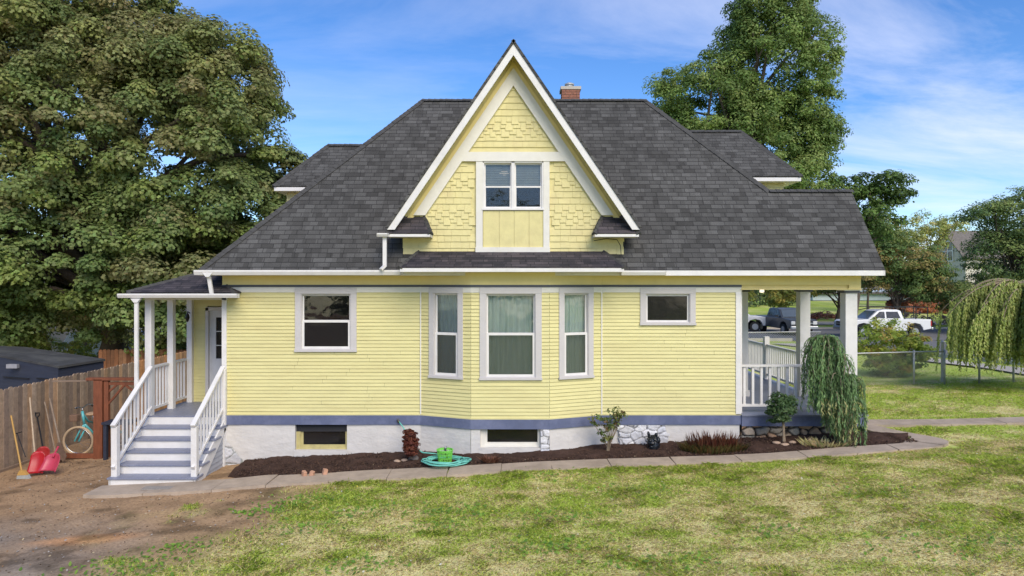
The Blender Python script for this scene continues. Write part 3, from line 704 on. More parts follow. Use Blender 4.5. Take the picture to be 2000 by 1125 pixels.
# gable
YG = 14.2; AX = .03; AZ = 8.93; SL = 1.47; GXh = 2.58; FY = 13.72
def rake(off, y0, y1, mb, w, z_end):
    """bands parallel to the rake, off = distance below the roof line measured square to it"""
    c = math.sqrt(1 + SL * SL)
    for s in (-1, 1):
        zt = AZ - off * c; zt2 = AZ - (off + w) * c
        xe0 = (zt - z_end) / SL; xe1 = (zt2 - z_end) / SL
        pts = [(AX, zt), (AX + s * xe0, z_end), (AX + s * xe1, z_end), (AX, zt2)]
        if s < 0: pts = pts[::-1]
        mb.prism(pts, 'y', y0, y1)
mb = MB(); zE = AZ - SL * GXh
for s in (-1, 1):
    mb.slab([(AX, FY, AZ), (AX, 18.3, AZ), (AX + s * GXh, 18.3, zE), (AX + s * GXh, FY, zE)], .05)
gr_ = mb.build('gable_roof', ROOF, house)
caps([(AX, FY + .35, AZ - .03), (AX, 17.5, AZ - .02)], w=.12, parent=gr_)
mb = MB(); rake(.052, FY + .02, FY + .055, mb, .125, zE - .04); mb.build('rake_board', WHT, house)
mb = MB(); rake(.052, FY + .055, YG, mb, .02, zE - .02); mb.build('rake_soffit', YELF, house)
mb = MB(); rake(.18, YG - .05, YG + .02, mb, .10, 5.0); mb.build('rake_frieze', YELF, house)
mb = MB(); rake(.255, YG - .075, YG + .02, mb, .205, Z(421, YG)); mb.build('inner_rake_board', CREAM, house)
# gable wall + shingles
c_ = math.sqrt(1 + SL * SL); ZW0 = 4.62; GL_, GR_ = X(788, YG), X(1217, YG)
gw = (X(943, YG), X(1061, YG), Z(411, YG), Z(316, YG))      # window opening
def gxh(z): return (AZ - .10 - z) / SL
mb = MB()
for k in range(44):
    za = ZW0 + (8.82 - ZW0) * k / 44; zb = ZW0 + (8.82 - ZW0) * (k + 1) / 44
    l = max(GL_, AX - gxh(zb)); r = min(GR_, AX + gxh(zb))
    segs = [(l, r)]
    if zb > gw[2] and za < gw[3]: segs = [(l, gw[0]), (gw[1], r)]
    for a, b in segs: mb.poly([(a, YG, za), (b, YG, za), (b, YG, zb), (a, YG, zb)])
for xx in (GL_, GR_): mb.poly([(xx, YG, 4.4), (xx, 15.5, 4.4), (xx, 15.5, 5.4), (xx, YG, 5.4)])
mb.build('gable_wall', YEL2, house)
mb = MB(); rn = random.Random(21); ex = .131; k = 0; z = ZW0
stag = [(Z(258, YG), Z(226, YG)), (Z(366, YG), Z(335, YG)), (Z(432, YG), Z(400, YG))]
while z < 8.4:
    lim = min(GR_ - AX, max(0, gxh(z) - .32)); xx = max(GL_, AX - lim); xe = min(GR_, AX + lim)
    st = any(a <= z + ex / 2 <= b for a, b in stag); q = 0
    x = xx - rn.uniform(0, .08)
    while x < xe:
        w = rn.uniform(.10, .17) if st else rn.uniform(.13, .25); x1 = min(x + w, xe + .02)
        x0 = max(x, xx - .02)
        inwin = (x1 > X(933, YG) and x0 < X(1070, YG) and z > Z(490, YG) and z < Z(300, YG)) or (z > Z(315, YG) and z < Z(300, YG))
        if not inwin and x1 - x0 > .03:
            dz = (.052 if q % 2 else -.002) if st else rn.uniform(-.003, .003)
            y0 = YG - .020 - rn.uniform(0, .006) - (.007 if st and q % 2 else 0); zt = min(z + ex + .03, z + ex * 1.25)
            a = z - dz
            mb.poly([(x0 + .002, y0, a), (x1 - .002, y0, a), (x1 - .002, YG - .003, zt), (x0 + .002, YG - .003, zt)])
            mb.poly([(x0 + .002, YG - .001, a), (x1 - .002, YG - .001, a), (x1 - .002, y0, a), (x0 + .002, y0, a)])
            mb.poly([(x0 + .002, YG - .001, a), (x0 + .002, y0, a), (x0 + .002, YG - .003, zt)]); mb.poly([(x1 - .002, y0, a), (x1 - .002, YG - .001, a), (x1 - .002, YG - .003, zt)])
        x += w; q += 1
    z += ex; k += 1
mb.build('gable_shingles', YEL2, house)
mb = MB()
zc0, zc1 = Z(316, YG), Z(298, YG)
def trap(z0, z1, off=.2): return [(AX - ((AZ - off * c_ - z0) / SL), z0), (AX + ((AZ - off * c_ - z0) / SL), z0), (AX + ((AZ - off * c_ - z1) / SL), z1), (AX - ((AZ - off * c_ - z1) / SL), z1)]
mb.prism(trap(zc0, zc1, .3), 'y', YG - .072, YG + .02)
mb.build('crossbeam_board', CREAM, house)
mb = MB(); mb.box(X(930, YG), gw[0] + .0, YG - .06, YG + .03, Z(483, YG), zc0); mb.box(gw[1], X(1073, YG), YG - .06, YG + .03, Z(483, YG), zc0); mb.box(X(929, YG), X(1074, YG), YG - .066, YG, Z(496, YG), Z(483, YG))
mb.build('gable_window_surround', CREAM, house)
mb = MB(); 
for a, b in ((944, 975), (975.5, 1004), (1004.5, 1033), (1033.5, 1061)): mb.box(X(a, YG), X(b, YG), YG - .035, YG + .01, Z(483, YG), Z(412, YG))
mb.build('gable_panel', YEL2, house)
Mg, _ = frame((0, YG), (1, YG))
mb = MB(Mg); a, b, c, e = gw[0], gw[1], gw[2], gw[3]
mb.box(a, a + .03, -.05, .1, c, e); mb.box(b - .03, b, -.05, .1, c, e); mb.box(a, b, -.05, .1, e - .03, e); mb.box(a - .02, b + .02, -.07, .1, c, c + .04); xm = (a + b) / 2; mb.box(xm - .035, xm + .035, -.05, .1, c, e)
gwn = mb.build('gable_window', WHT, house, bevel=.003); gwn['label'] = 'paired double-hung windows high in the gable'
zm = Z(365, YG)
for s0, s1 in ((a + .03, xm - .035), (xm + .035, b - .03)):
    s, r_ = sash(Mg, s0, s1, zm - .015, e - .03, .02, .028, .03); s.build('sash', WHT, gwn); p_ = MB(Mg); p_.box(r_[0], r_[1], .035, .04, r_[2], r_[3]); p_.build('pane', GLASS, gwn)
    s, r_ = sash(Mg, s0, s1, c + .04, zm + .015, -.02, .035, .035); s.build('sash', WHT, gwn); p_ = MB(Mg); p_.box(r_[0], r_[1], -.005, 0, r_[2], r_[3]); p_.build('pane', GLASS, gwn)
mb = MB(); mb.box(-1.3, 1.3, 16.2, 16.25, 5.2, 6.9); mb.box(-1.3, 1.3, 14.4, 16.2, 5.15, 5.2); mb.build('attic_interior', mat('attic_wall', (.22, .20, .19), .9), house)
# small pent returns at the gable feet
def pent(x0, x1, y0, z0, tx0, tx1, ty, tz, nm, fh=.075):
    mb = MB()
    mb.slab([(x0, y0, z0), (x1, y0, z0), (tx1, ty, tz), (tx0, ty, tz)], .025); mb.slab([(x0, y0, z0), (tx0, ty, tz), (x0, ty, z0)], .025); mb.slab([(x1, y0, z0), (x1, ty, z0), (tx1, ty, tz)], .025)
    o = mb.build(nm, ROOFB, house)
    caps([(x0, y0, z0), (tx0, ty, tz)], w=.11, parent=o); caps([(x1, y0, z0), (tx1, ty, tz)], w=.11, parent=o)
    mb = MB(); mb.box(x0 + .02, x1 - .02, y0 + .01, ty, z0 - fh, z0 - .022); mb.build('fascia', WHT, o)
    return o
pent(X(754, 13.75), X(842, 13.75), 13.75, Z(455, 13.75), X(786, 14.18), X(829, 14.18), 14.18, Z(423, 14.18), 'pent_return')
pent(X(1160, 13.75), X(1250, 13.75), 13.75, Z(455, 13.75), X(1175, 14.18), X(1216, 14.18), 14.18, Z(423, 14.18), 'pent_return')
bp = pent(X(779, 13.42), X(1221, 13.42), 13.42, Z(521.5, 13.42), X(817, 14.17), X(1180, 14.17), 14.17, Z(491, 14.17), 'bay_pent_roof', .095)
gutter(X(737, 13.7), X(752, 13.7) + .07, 13.74, Z(456, 13.74), h=.07)
mb = MB(); mb.box(X(748, 13.75), X(748, 13.75) + .075, 13.72, 13.78, 4.35, Z(461, 13.75)); mb.bar((X(748, 13.75) + .037, 13.75, 4.37), (X(748, 13.75) - .03, 13.68, 4.29), .07, .05); mb.build('downspout', WHT, house)
# dormers behind
def dormer(xc, yc0, yc1, ex_, ez_, rx_, rz_, side, wall):
    ym = (yc0 + yc1) / 2; xi = 2.5 * side
    mb = MB(); mb.slab([(xi, yc0, ez_), (ex_, yc0, ez_), (rx_, ym, rz_), (xi, ym, rz_)], .04); mb.slab([(xi, yc1, ez_), (ex_, yc1, ez_), (rx_, ym, rz_), (xi, ym, rz_)], .04); mb.slab([(ex_, yc0, ez_), (ex_, yc1, ez_), (rx_, ym, rz_)], .04)
    o = mb.build('dormer_roof', ROOF, house); caps([(ex_, yc0, ez_), (rx_, ym, rz_)], parent=o); caps([(rx_, ym, rz_), (xi, ym, rz_)], parent=o)
    mb = MB(); mb.box(xi, ex_ - .03 * side, yc0 + .01, yc1 - .01, ez_ - .13, ez_ - .035); mb.build('fascia', WHT, o)
    mb = MB(); mb.box(xi, wall, yc0 + .33, yc1 - .33, 4.3, ez_ - .13); mb.build('dormer_wall', YEL2, house)
dormer(0, 18.0, 21.0, X(1567, 18), Z(344, 18), X(1447, 19.5), Z(256, 19.5), 1, X(1531, 18.33))
dormer(0, 18.0, 20.6, X(533, 18), Z(363, 18), X(641, 19.3), Z(283, 19.3), -1, X(560, 18.33))
# chimney
mb = MB(); cx0, cx1 = X(1096, 18.6), X(1131, 18.6); czb, czt = 8.0, Z(176, 18.6); rn = random.Random(4)
zc = czb
while zc < czt - .05:
    x = cx0
    while x < cx1 - .02:
        x1 = min(x + (.1 if (rn.random() < .3) else .2), cx1); j = rn.uniform(-.004, .004); mb.box(x + .004, x1 - .004, 18.35 + j, 18.8, zc + .004, zc + .066); x = x1
    zc += .073
ch = mb.build('chimney', BRICK, house)
mb = MB(); mb.box(cx0 - .03, cx1 + .03, 18.33, 18.85, czt - .05, czt + .03); mb.box(cx0 + .01, cx1 - .01, 18.37, 18.8, czb, czt - .05); mb.build('mortar', CONC2, ch)
mb = MB(); mb.lathe([(.10, 0), (.10, .1), (.13, .1), (.13, .13), (.07, .16), (0, .17)], ((cx0 + cx1) / 2 - .02, 18.6, czt + .03), 14); mb.build('flue_cap', STEEL, ch)

# ------------------------------------------------------------ left porch and stairs
PZ = 1.25; PX0, PX1 = -7.68, XL - .02
def boards(mb, x0, x1, y0, y1, z, w=.1, along='y'):
    x = x0
    while x < x1 - .01:
        b = min(x + w - .006, x1); mb.box(x, b, y0, y1, z - .03, z); x += w
mb = MB(); boards(mb, PX0, PX1 + .02, 14.27, 16.0, PZ); mb.build('porch_floor', DECK, house)
mb = MB(); mb.box(PX0 + .02, PX1, 14.3, 14.34, PZ - .2, PZ - .032); mb.box(PX0 + .02, PX0 + .06, 14.34, 16, -.1, PZ - .032); mb.build('porch_skirt', WHT, house)
def post(x, y, w, z0, z1, name='porch_post', m=WHT, parent=house, capm=None):
    mb = MB(); mb.box(x - w / 2, x + w / 2, y - w / 2, y + w / 2, z0, z1); o = mb.build(name, m, parent, bevel=.006); return o
for (px, y, w) in ((292.5, 14.34, .135), (335, 15.12, .13), (372, 15.94, .12)): post((px - 1000) * y / K, y, w, PZ - .05 if y > 15 else PZ - .3, 3.72)
mb = MB(); mb.box(-7.66, XL + .05, 14.27, 14.40, 3.67, 3.79); mb.box(-7.66, -7.53, 14.4, 16, 3.67, 3.79); mb.build('porch_beam', CREAM, house)
mb = MB(); mb.box(-7.6, XL, 14.4, 16, 3.79, 3.81); mb.build('porch_ceiling', CREAM, house)
pe = (13.92, Z(570.5, 13.92))
mb = MB(); A = (-7.86, pe[0], pe[1]); B = (-5.66, pe[0], pe[1]); C_ = (-6.03, 14.36, 4.0); D_ = (-6.03, 15.3, 4.37); E_ = (-6.55, 15.3, 4.37)
mb.slab([A, B, C_, D_, E_], .03); mb.slab([A, E_, (-6.55, 18, 4.37), (-7.86, 18, pe[1])], .03); mb.slab([B, (-5.66, 14.28, pe[1]), C_], .03)
pr = mb.build('porch_roof', ROOFB, house); caps([A, E_], w=.12, parent=pr); caps([B, C_], w=.1, parent=pr)
mb = MB(); mb.box(-7.84, -5.7, pe[0] + .01, 14.26, pe[1] - .09, pe[1] - .03); mb.build('fascia', DARKT, pr)
gutter(X(232, 13.85), X(466, 13.85), 13.9, Z(573.5, 13.85), h=.085)
def outlet_spout(pts, w=.07, name='downspout'):
    mb = MB()
    for a, b in zip(pts[:-1], pts[1:]): mb.bar(a, b, w, w * .75, (0, 1, 0))
    a = Vector(pts[0]); mb.prism([(a.x - .1, a.z + .03), (a.x + .1, a.z + .03), (a.x + w / 2, a.z - .05), (a.x - w / 2, a.z - .05)], 'y', a.y - .05, a.y + .03)
    return mb.build(name, WHT, house)
outlet_spout([W(407, 536, 13.8), W(409, 545, 13.85), W(414, 575, 13.9)])
outlet_spout([W(267, 586, 13.83), W(267, 600, 13.83), W(267, 815, 13.83)])
# porch door
mb = MB(Mp); mb.box(dl_ - .07, dl_, -.03, .1, PZ, 3.45); mb.box(dl_ - .07, dr_ + .05, -.03, .1, 3.38, 3.46); dr = None
dcs = mb.build('door_casing', GRYT, house)
mb = MB(Mp); 
for a, b, c, e in ((dl_, dl_ + .15, PZ, 3.38), (dr_ - .15, dr_, PZ, 3.38), (dl_ + .15, dr_ - .15, PZ, 2.25), (dl_ + .15, dr_ - .15, 3.22, 3.38)): mb.box(a, b, .04, .08, c, e)
mb.box(dl_ + .12, dl_ + .32, .032, .04, 1.5, 2.05)
door = mb.build('door', mat('door_white', (.62, .62, .66), .45), house)
mb = MB(Mp); mb.box(dl_ + .15, dr_ - .15, .055, .06, 2.25, 3.22); mb.build('pane', DGLASS, door)
mb = MB(Mp)
for zz in (2.55, 2.88): mb.box(dl_ + .15, dr_ - .15, .045, .07, zz, zz + .02)
mb.box(dl_ + .50, dl_ + .52, .045, .07, 2.25, 3.22); mb.build('muntin', WHT, door)
mb = MB(); lp = W(371, 620, 15.85); mb.lathe([(.0, .1), (.03, .08), (.05, .0), (.02, -.09), (0, -.1)], (lp.x, lp.y - .12, lp.z), 10); mb.tube([(lp.x, lp.y, lp.z + .1), (lp.x, lp.y - .12, lp.z + .14), (lp.x, lp.y - .12, lp.z + .09)], .012, 6); mb.build('wall_lantern', mat('dark_bronze', (.04, .035, .03), .4, metal=.6), house)
def railing(a, b, ztop, zbot, nb, name='porch_railing', w=.035, lbl=None, parent=house, sq=True, rw=.09, rh=.045):
    """rails between two ground-plan points (x,y); ztop/zbot = (z at a, z at b)"""
    A = Vector((a[0], a[1], 0)); B = Vector((b[0], b[1], 0)); mb = MB()
    mb.bar(A + Vector((0, 0, ztop[0])), B + Vector((0, 0, ztop[1])), rw, rh); 
    o = mb.build(name, WHT, parent, bevel=.003); mb = MB(); mb.bar(A + Vector((0, 0, zbot[0])), B + Vector((0, 0, zbot[1])), rw * .7, rh * 1.1); mb.build('bottom_rail', WHT, o)
    if lbl: o['label'] = lbl
    for k in range(nb):
        t = (k + .5) / nb; q = A.lerp(B, t); z0 = zbot[0] + (zbot[1] - zbot[0]) * t; z1 = ztop[0] + (ztop[1] - ztop[0]) * t
        m2 = MB(); m2.box(q.x - w / 2, q.x + w / 2, q.y - w / 2, q.y + w / 2, z0 + rh * .4, z1 - rh * .3); m2.build('baluster', WHT, o)
    return o
railing((-7.60, 14.42), (-7.60, 15.06), (2.25, 2.25), (1.38, 1.38), 5); railing((-7.60, 15.2), (-7.60, 15.9), (2.25, 2.25), (1.38, 1.38), 5)
# stairs
NS = 5; RUN = .275; RIS = (PZ - .165) / 6; SX0, SX1 = -7.62, -5.98
treads = []
mb = MB()
for k in range(NS + 1):
    y = 14.27 - RUN * k; z1 = PZ - RIS * k - .035 if k else PZ - .035
    if k < NS + 1: mb.box(SX0 + .02, SX1 - .04, y - .0, y + .025, z1 - RIS + (.0 if k < NS else .0) + .0, z1)
stair = mb.build('staircase', WHT, house); stair['label'] = 'white wooden stair with slate blue treads up to the side porch'
for k in range(1, NS + 1):
    y = 14.27 - RUN * k; z = PZ - RIS * k
    m2 = MB(); m2.box(SX0 - .02, SX1 + .03, y - .03, y + RUN + .005, z - .035, z); m2.build('tread', DECK, stair, bevel=.006)
ylow = 14.27 - RUN * NS
for sx in (SX0, SX1 - .03):
    m2 = MB(); off = RIS * .2
    m2.prism([(14.27, PZ - .04), (14.27, PZ - RIS - .12), (ylow + .14, .02), (ylow - .0, .02), (ylow - .0, PZ - RIS * NS - .04)], 'x', sx, sx + .03); m2.build('stringer', WHT, stair)
m2 = MB()
for k in range(12):       # clapboard skirt under the stair
    z = .08 + k * .1
    yy = min(14.25, ylow + .10 + (z - .02) / (PZ - RIS - .12) * (14.27 - ylow - .14))
    if 14.25 - yy > .05 and z < 1.2: A8 = [m2.p(v) for v in ((SX1 - .025, yy, z), (SX1 - .025, 14.25, z), (SX1 - .045, 14.25, z + .1), (SX1 - .045, min(14.25, yy + .1), z + .1), (SX1 - .06, yy, z), (SX1 - .06, 14.25, z))]; m2.f += [A8[0:4], [A8[4], A8[5], A8[1], A8[0]]]
m2.build('stair_skirt', mat('pale_blue_grey_boards', (.38, .39, .42), .6), stair)
m2 = MB(); m2.box(SX1 - .06, SX1 + .0, 14.19, 14.28, .08, PZ - .25); m2.build('skirt_post', WHT, stair)
for (sx, nm) in ((-7.545, 'left'), (-6.035, 'right')):
    y0 = 12.99; zt = PZ - RIS * NS + .02
    m2 = MB(); m2.box(sx - .055, sx + .055, y0 - .055, y0 + .055, zt - .02, zt + .93); m2.build('newel_post', WHT, house, bevel=.005)
    if nm == 'right':
        m2 = MB(); m2.box(sx - .045 + .03, sx + .045 + .03, 14.2, 14.29, PZ - .2, PZ + .98); m2.build('newel_post', WHT, house, bevel=.005)
    railing((sx, y0 - .09), (sx, 14.26), (zt + .95, PZ + 1.02), (zt + .16, PZ + .18), 10, name='stair_railing', w=.032)
# ------------------------------------------------------------ right porch
QX0, QX1 = XR + .05, 7.42
mb = MB(); 
y = 14.2
while y < 22.5: mb.box(QX0, QX1, y, y + .094, 1.25, 1.28); y += .1
mb.build('porch_floor', DECK, house)
mb = MB(); mb.box(XR + .05, QX1 - .02, 14.22, 14.27, 1.04, 1.245); mb.box(QX1 - .05, QX1 - .01, 14.27, 22.4, .9, 1.245); mb.build('porch_skirt', BLUE, house)
mb = MB(); mb.box(4.75, 7.3, 14.35, 21.2, 4.0, 4.03); mb.build('porch_ceiling', mat('porch_ceiling_paint', (.42, .44, .48), .7), house)
mb = MB(); mb.box(7.05, 7.3, 14.28, 21.3, 3.9, 4.27); mb.box(XR + .07, 7.05, 14.33, 14.5, 3.9, 4.0); mb.box(XR + .05, 7.32, 14.26, 14.3, 3.885, 3.905); mb.build('porch_beam', YELF, house)
def column(x, y, w, lbl=None):
    mb = MB(); mb.box(x - w / 2, x + w / 2, y - w / 2, y + w / 2, 1.28, 3.84); o = mb.build('porch_column', WHT, house, bevel=.008)
    mb = MB(); mb.box(x - w / 2 - .06, x + w / 2 + .06, y - w / 2 - .06, y + w / 2 + .06, 3.86, 3.885); mb.build('capital', WHT, o)
    mb = MB(); mb.box(x - w / 2 - .035, x + w / 2 + .035, y - w / 2 - .035, y + w / 2 + .035, 3.815, 3.86); mb.build('necking', DARKT, o)
    mb = MB(); mb.box(x - w / 2 - .03, x + w / 2 + .03, y - w / 2 - .03, y + w / 2 + .03, 1.28, 1.42); mb.build('base', WHT, o)
column(7.15, 14.5, .25); column(7.13, 16.72, .25); column(5.66, 16.65, .15); column(7.13, 21.8, .25)
mb = MB(); mb.box(XR + .02, XR + .12, 14.42, 14.56, 1.28, 3.9); mb.build('pilaster', WHT, house)
railing((XR + .1, 14.5), (7.02, 14.5), (2.27, 2.27), (1.43, 1.43), 12, lbl='white railing across the near end of the front porch', w=.05, rw=.11)
railing((7.3, 14.65), (7.3, 16.6), (2.26, 2.26), (1.42, 1.42), 14)
railing((7.3, 16.85), (7.3, 19.5), (2.26, 2.26), (1.42, 1.42), 20); railing((7.3, 19.7), (7.3, 22.2), (2.26, 2.26), (1.42, 1.42), 20)
post(7.3, 19.6, .14, 1.28, 2.5, 'newel_post')
mb = MB(); q = W(1488, 566, 17.5); mb.lathe([(.0, .14), (.05, .12), (.06, .1)], q, 8); mb.build('ceiling_lantern', mat('dark_bronze', (.04, .035, .03), .4, metal=.6), house)
EMI = bpy.data.materials.new('lit_lamp'); EMI.use_nodes = True; EMI.node_tree.nodes['Principled BSDF'].inputs['Emission Color'].default_value = (1, .82, .6, 1); EMI.node_tree.nodes['Principled BSDF'].inputs['Emission Strength'].default_value = 1.2
mb = MB(); mb.lathe([(.055, .1), (.06, -.06), (.0, -.08)], q, 8); mb.build('lantern_glass', EMI, house)
stones('stone_foundation', MF, XR + .06, 7.2, .45, 1.05, .19, 31, FS, (.05, .04, .035), .11, .09, jw=.22)
mb = MB(); mb.box(XR + .1, 7.2, 14.42, 14.6, -.1, 1.04); mb.build('foundation_backing', JOINT, house)
mb = MB(); mb.box(7.42, 7.72, 14.9, 16.2, .84, 1.05); mb.box(7.4, 7.75, 14.88, 16.22, 1.05, 1.085); mb.build('porch_step', DECK, house)

# curtains behind the bay windows
def curtain(M, a, b, z0, z1, y, lbl, seed):
    mb = MB(M); n = 60; rn = random.Random(seed); ph = rn.uniform(0, 6); prev = None
    for k in range(n + 1):
        u = a + (b - a) * k / n; yy = y + .022 * math.sin(k * .95 + ph + .8 * math.sin(k * .23)) + .01 * math.sin(k * 2.3)
        cur = (mb.p((u, yy, z0)), mb.p((u, yy, z1)))
        if prev: mb.f.append([prev[0], cur[0], cur[1], prev[1]])
        prev = cur
    o = mb.build('curtain', CURT, origin=M @ Vector(((a + b) / 2, y, z0)), smooth=True)
    return tag(o, lbl, 'curtain', 'curtains in the bay windows')
curtain(M1, uL0 + .08, uL1 - .08, 1.4, 3.86, .16, 'pale green curtain behind the narrow left bay window', 1)
curtain(M2, uC0 + .08, uC1 - .08, 1.4, 3.86, .16, 'pale green curtain behind the wide middle bay window', 2)
curtain(M3, uR0 + .08, uR1 - .08, 1.4, 3.86, .16, 'pale green curtain behind the narrow right bay window', 3)
q = W(985, 338, 15.3); lt = thing('pendant_lamp', (q.x, q.y, q.z), 'small warm glowing pendant lamp seen inside the gable window', 'lamp')
mb = MB(); mb.lathe([(.03, .06), (.11, .0), (.10, -.03), (0, -.05)], q, 12); mb.build('lamp_shade', EMI, lt)
mb = MB(); mb.tube([(q.x, q.y, q.z + .05), (q.x, q.y, q.z + 1.2)], .008, 5); mb.build('cord', DARKT, lt)
# ------------------------------------------------------------ yard: walk, bed, grass
def onG(px, py, dz=0):
    D = 14.0
    for _ in range(60):
        x = (px - 1000) * D / K; D = .5 * D + .5 * (CZ - float(g(x, D)) - dz) * K / (py - 555)
    return ((px - 1000) * D / K, D)
FX = [-7.9, -7.3, -5.35, -4.7, -.9, 1.9, 4.8, 6.9, 7.9]; FYF = [12.88, 12.9, 12.95, 13.12, 13.2, 13.35, 13.25, 13.38, 13.45]; FYN = [12.35, 12.2, 12.3, 12.45, 12.6, 12.82, 12.78, 12.92, 13.0]
yF = lambda x: np.interp(x, FX, FYF) + .02 * np.sin(np.asarray(x) * 2.1); yN = lambda x: np.interp(x, FX, FYN) + .025 * np.sin(np.asarray(x) * 1.7 + 1)
mb = MB(); x = -7.75; rn = random.Random(5)
while x < 7.3:
    w = rn.uniform(.9, 1.25); x1 = min(x + w, 7.35); sl = rn.uniform(-.05, .05); tz = rn.uniform(-.006, .01)
    nseg = 4
    for k in range(nseg):
        a = x + (x1 - .012 - x) * k / nseg; b = x + (x1 - .012 - x) * (k + 1) / nseg
        P = [(a, yN(a)), (b, yN(b)), (b + sl * .3, yF(b)), (a + sl * .3, yF(a))]
        top = [mb.p((p[0], float(p[1]), float(g(p[0], p[1])) + .045 + tz)) for p in P]; bot = [mb.p((p[0], float(p[1]), float(g(p[0], p[1])) - .08)) for p in P]
        mb.f.append(top)
        for i in range(4): mb.f.append([bot[i], bot[(i + 1) % 4], top[(i + 1) % 4], top[i]])
    x = x1
# bend at the right and the front walk
def pad(pts, dz=.045):
    q = [onG(*p) if not isinstance(p[0], float) else p for p in pts]
    top = [mb.p((p[0], p[1], float(g(*p)) + dz)) for p in q]; bot = [mb.p((p[0], p[1], float(g(*p)) - .08)) for p in q]
    mb.f.append(top)
    for i in range(len(q)): mb.f.append([bot[i], bot[(i + 1) % len(q)], top[(i + 1) % len(q)], top[i]])
pad([(7.365, float(yN(7.365))), (7.75, 12.97), (8.05, 13.02), (8.30, 13.13), (7.86, 13.60), (7.62, 13.42), (7.365, float(yF(7.365)))])
pad([(8.312, 13.135), (8.48, 13.26), (8.58, 13.42), (8.60, 13.6), (8.55, 13.78), (8.45, 13.95), (8.16, 13.95), (8.06, 13.78), (7.875, 13.61)], .052)
pad([(8.16, 13.965), (8.45, 13.965), (8.15, 14.55), (8.0, 15.05), (7.62, 15.0), (7.66, 14.5)], .047)
pad([(7.62, 15.015), (8.0, 15.065), (8.6, 14.95), (9.6, 14.92), (9.6, 15.5), (8.2, 15.62), (7.6, 15.6)], .05)
for k in range(9): pad([(9.612 + k * 1.2, 14.92), (10.8 + k * 1.2, 14.92), (10.8 + k * 1.2, 15.5), (9.612 + k * 1.2, 15.5)], .045 + .004 * (k % 2))
tag(mb.build('garden_path', CONC), kind='structure')
mb = MB(); q = onG(315, 959); mb.box(q[0] - .33, q[0] + .33, q[1] - .09, q[1] + .1, float(g(*q)) + .046, float(g(*q)) + .062); tag(mb.build('path_mat', mat('thin_concrete_paver', (.30, .27, .24), .9, .2, 30), origin=(q[0], q[1], float(g(*q)))), 'thin grey mat lying at the foot of the stair', 'mat')
def wallY(x):
    return np.interp(x, [-6, -1.91, -.831, .758, 1.877, 4.74, 7.3, 7.31, 8.2], [14.33, 14.33, 13.87, 13.87, 14.33, 14.33, 14.4, 14.4, 13.75])
bx = np.linspace(-5.55, 8.05, 210); V = []; C = []; F = []; nyb = 22
for i, x in enumerate(bx):
    a = float(yF(x)) - .03; b = float(wallY(x)) + .02
    if x < -4.9: a = a + (-4.9 - x) * .6
    if x > 7.3: a = float(np.interp(x, [7.3, 7.85, 8.05], [13.35, 13.55, 13.9]))
    a = min(a, b - .01)
    for j in range(nyb):
        t = j / (nyb - 1); y = a + (b - a) * t
        n = float(fbm(x * 6 + 3, y * 6, 4)); z = float(g(x, y)) + .0 + .06 * min(1, t * 4) + (n - .5) * .09 * min(1, t * 5) + .05 * t
        V.append((x, y, z)); k = .55 + n * .9; C.append((.062 * k, .037 * k, .028 * k))
mb = MB(); mb.v = [Vector(v) for v in V]; mb.c = C
for i in range(len(bx) - 1):
    for j in range(nyb - 1): q = i * nyb + j; mb.f.append([q, q + nyb, q + nyb + 1, q + 1])
tag(mb.build('mulch_bed', GROUND, smooth=True), kind='structure')
def bedz(x, y): return g(x, y) + .05 + .05 * np.clip((y - yF(x)) / 1.1, 0, 1)
n = 26000; x = rng.uniform(-5.4, 8.0, n); y = yF(x) + (wallY(x) - yF(x)) * rng.random(n); keep = ~((x < -4.9) & (y < yF(x) + (-4.9 - x) * .6)); x = x[keep]; y = y[keep]; n = len(x)
P = np.stack([x, y, bedz(x, y) + rng.uniform(-.012, .02, n)], 1); nn = rng.normal(size=(n, 3)) * .6 + np.array([0, -.3, 1])
c = pal(n, [(.075, .042, .03), (.045, .028, .022), (.12, .07, .045), (.03, .02, .018), (.20, .15, .10)], [.4, .3, .18, .1, .02])
tag(bulk('mulch_chips', leaf_verts(P, nn, rng.uniform(.02, .05, n), SH_LONG * np.array([1.6, 1])), 4, c, MULCH), kind='stuff')

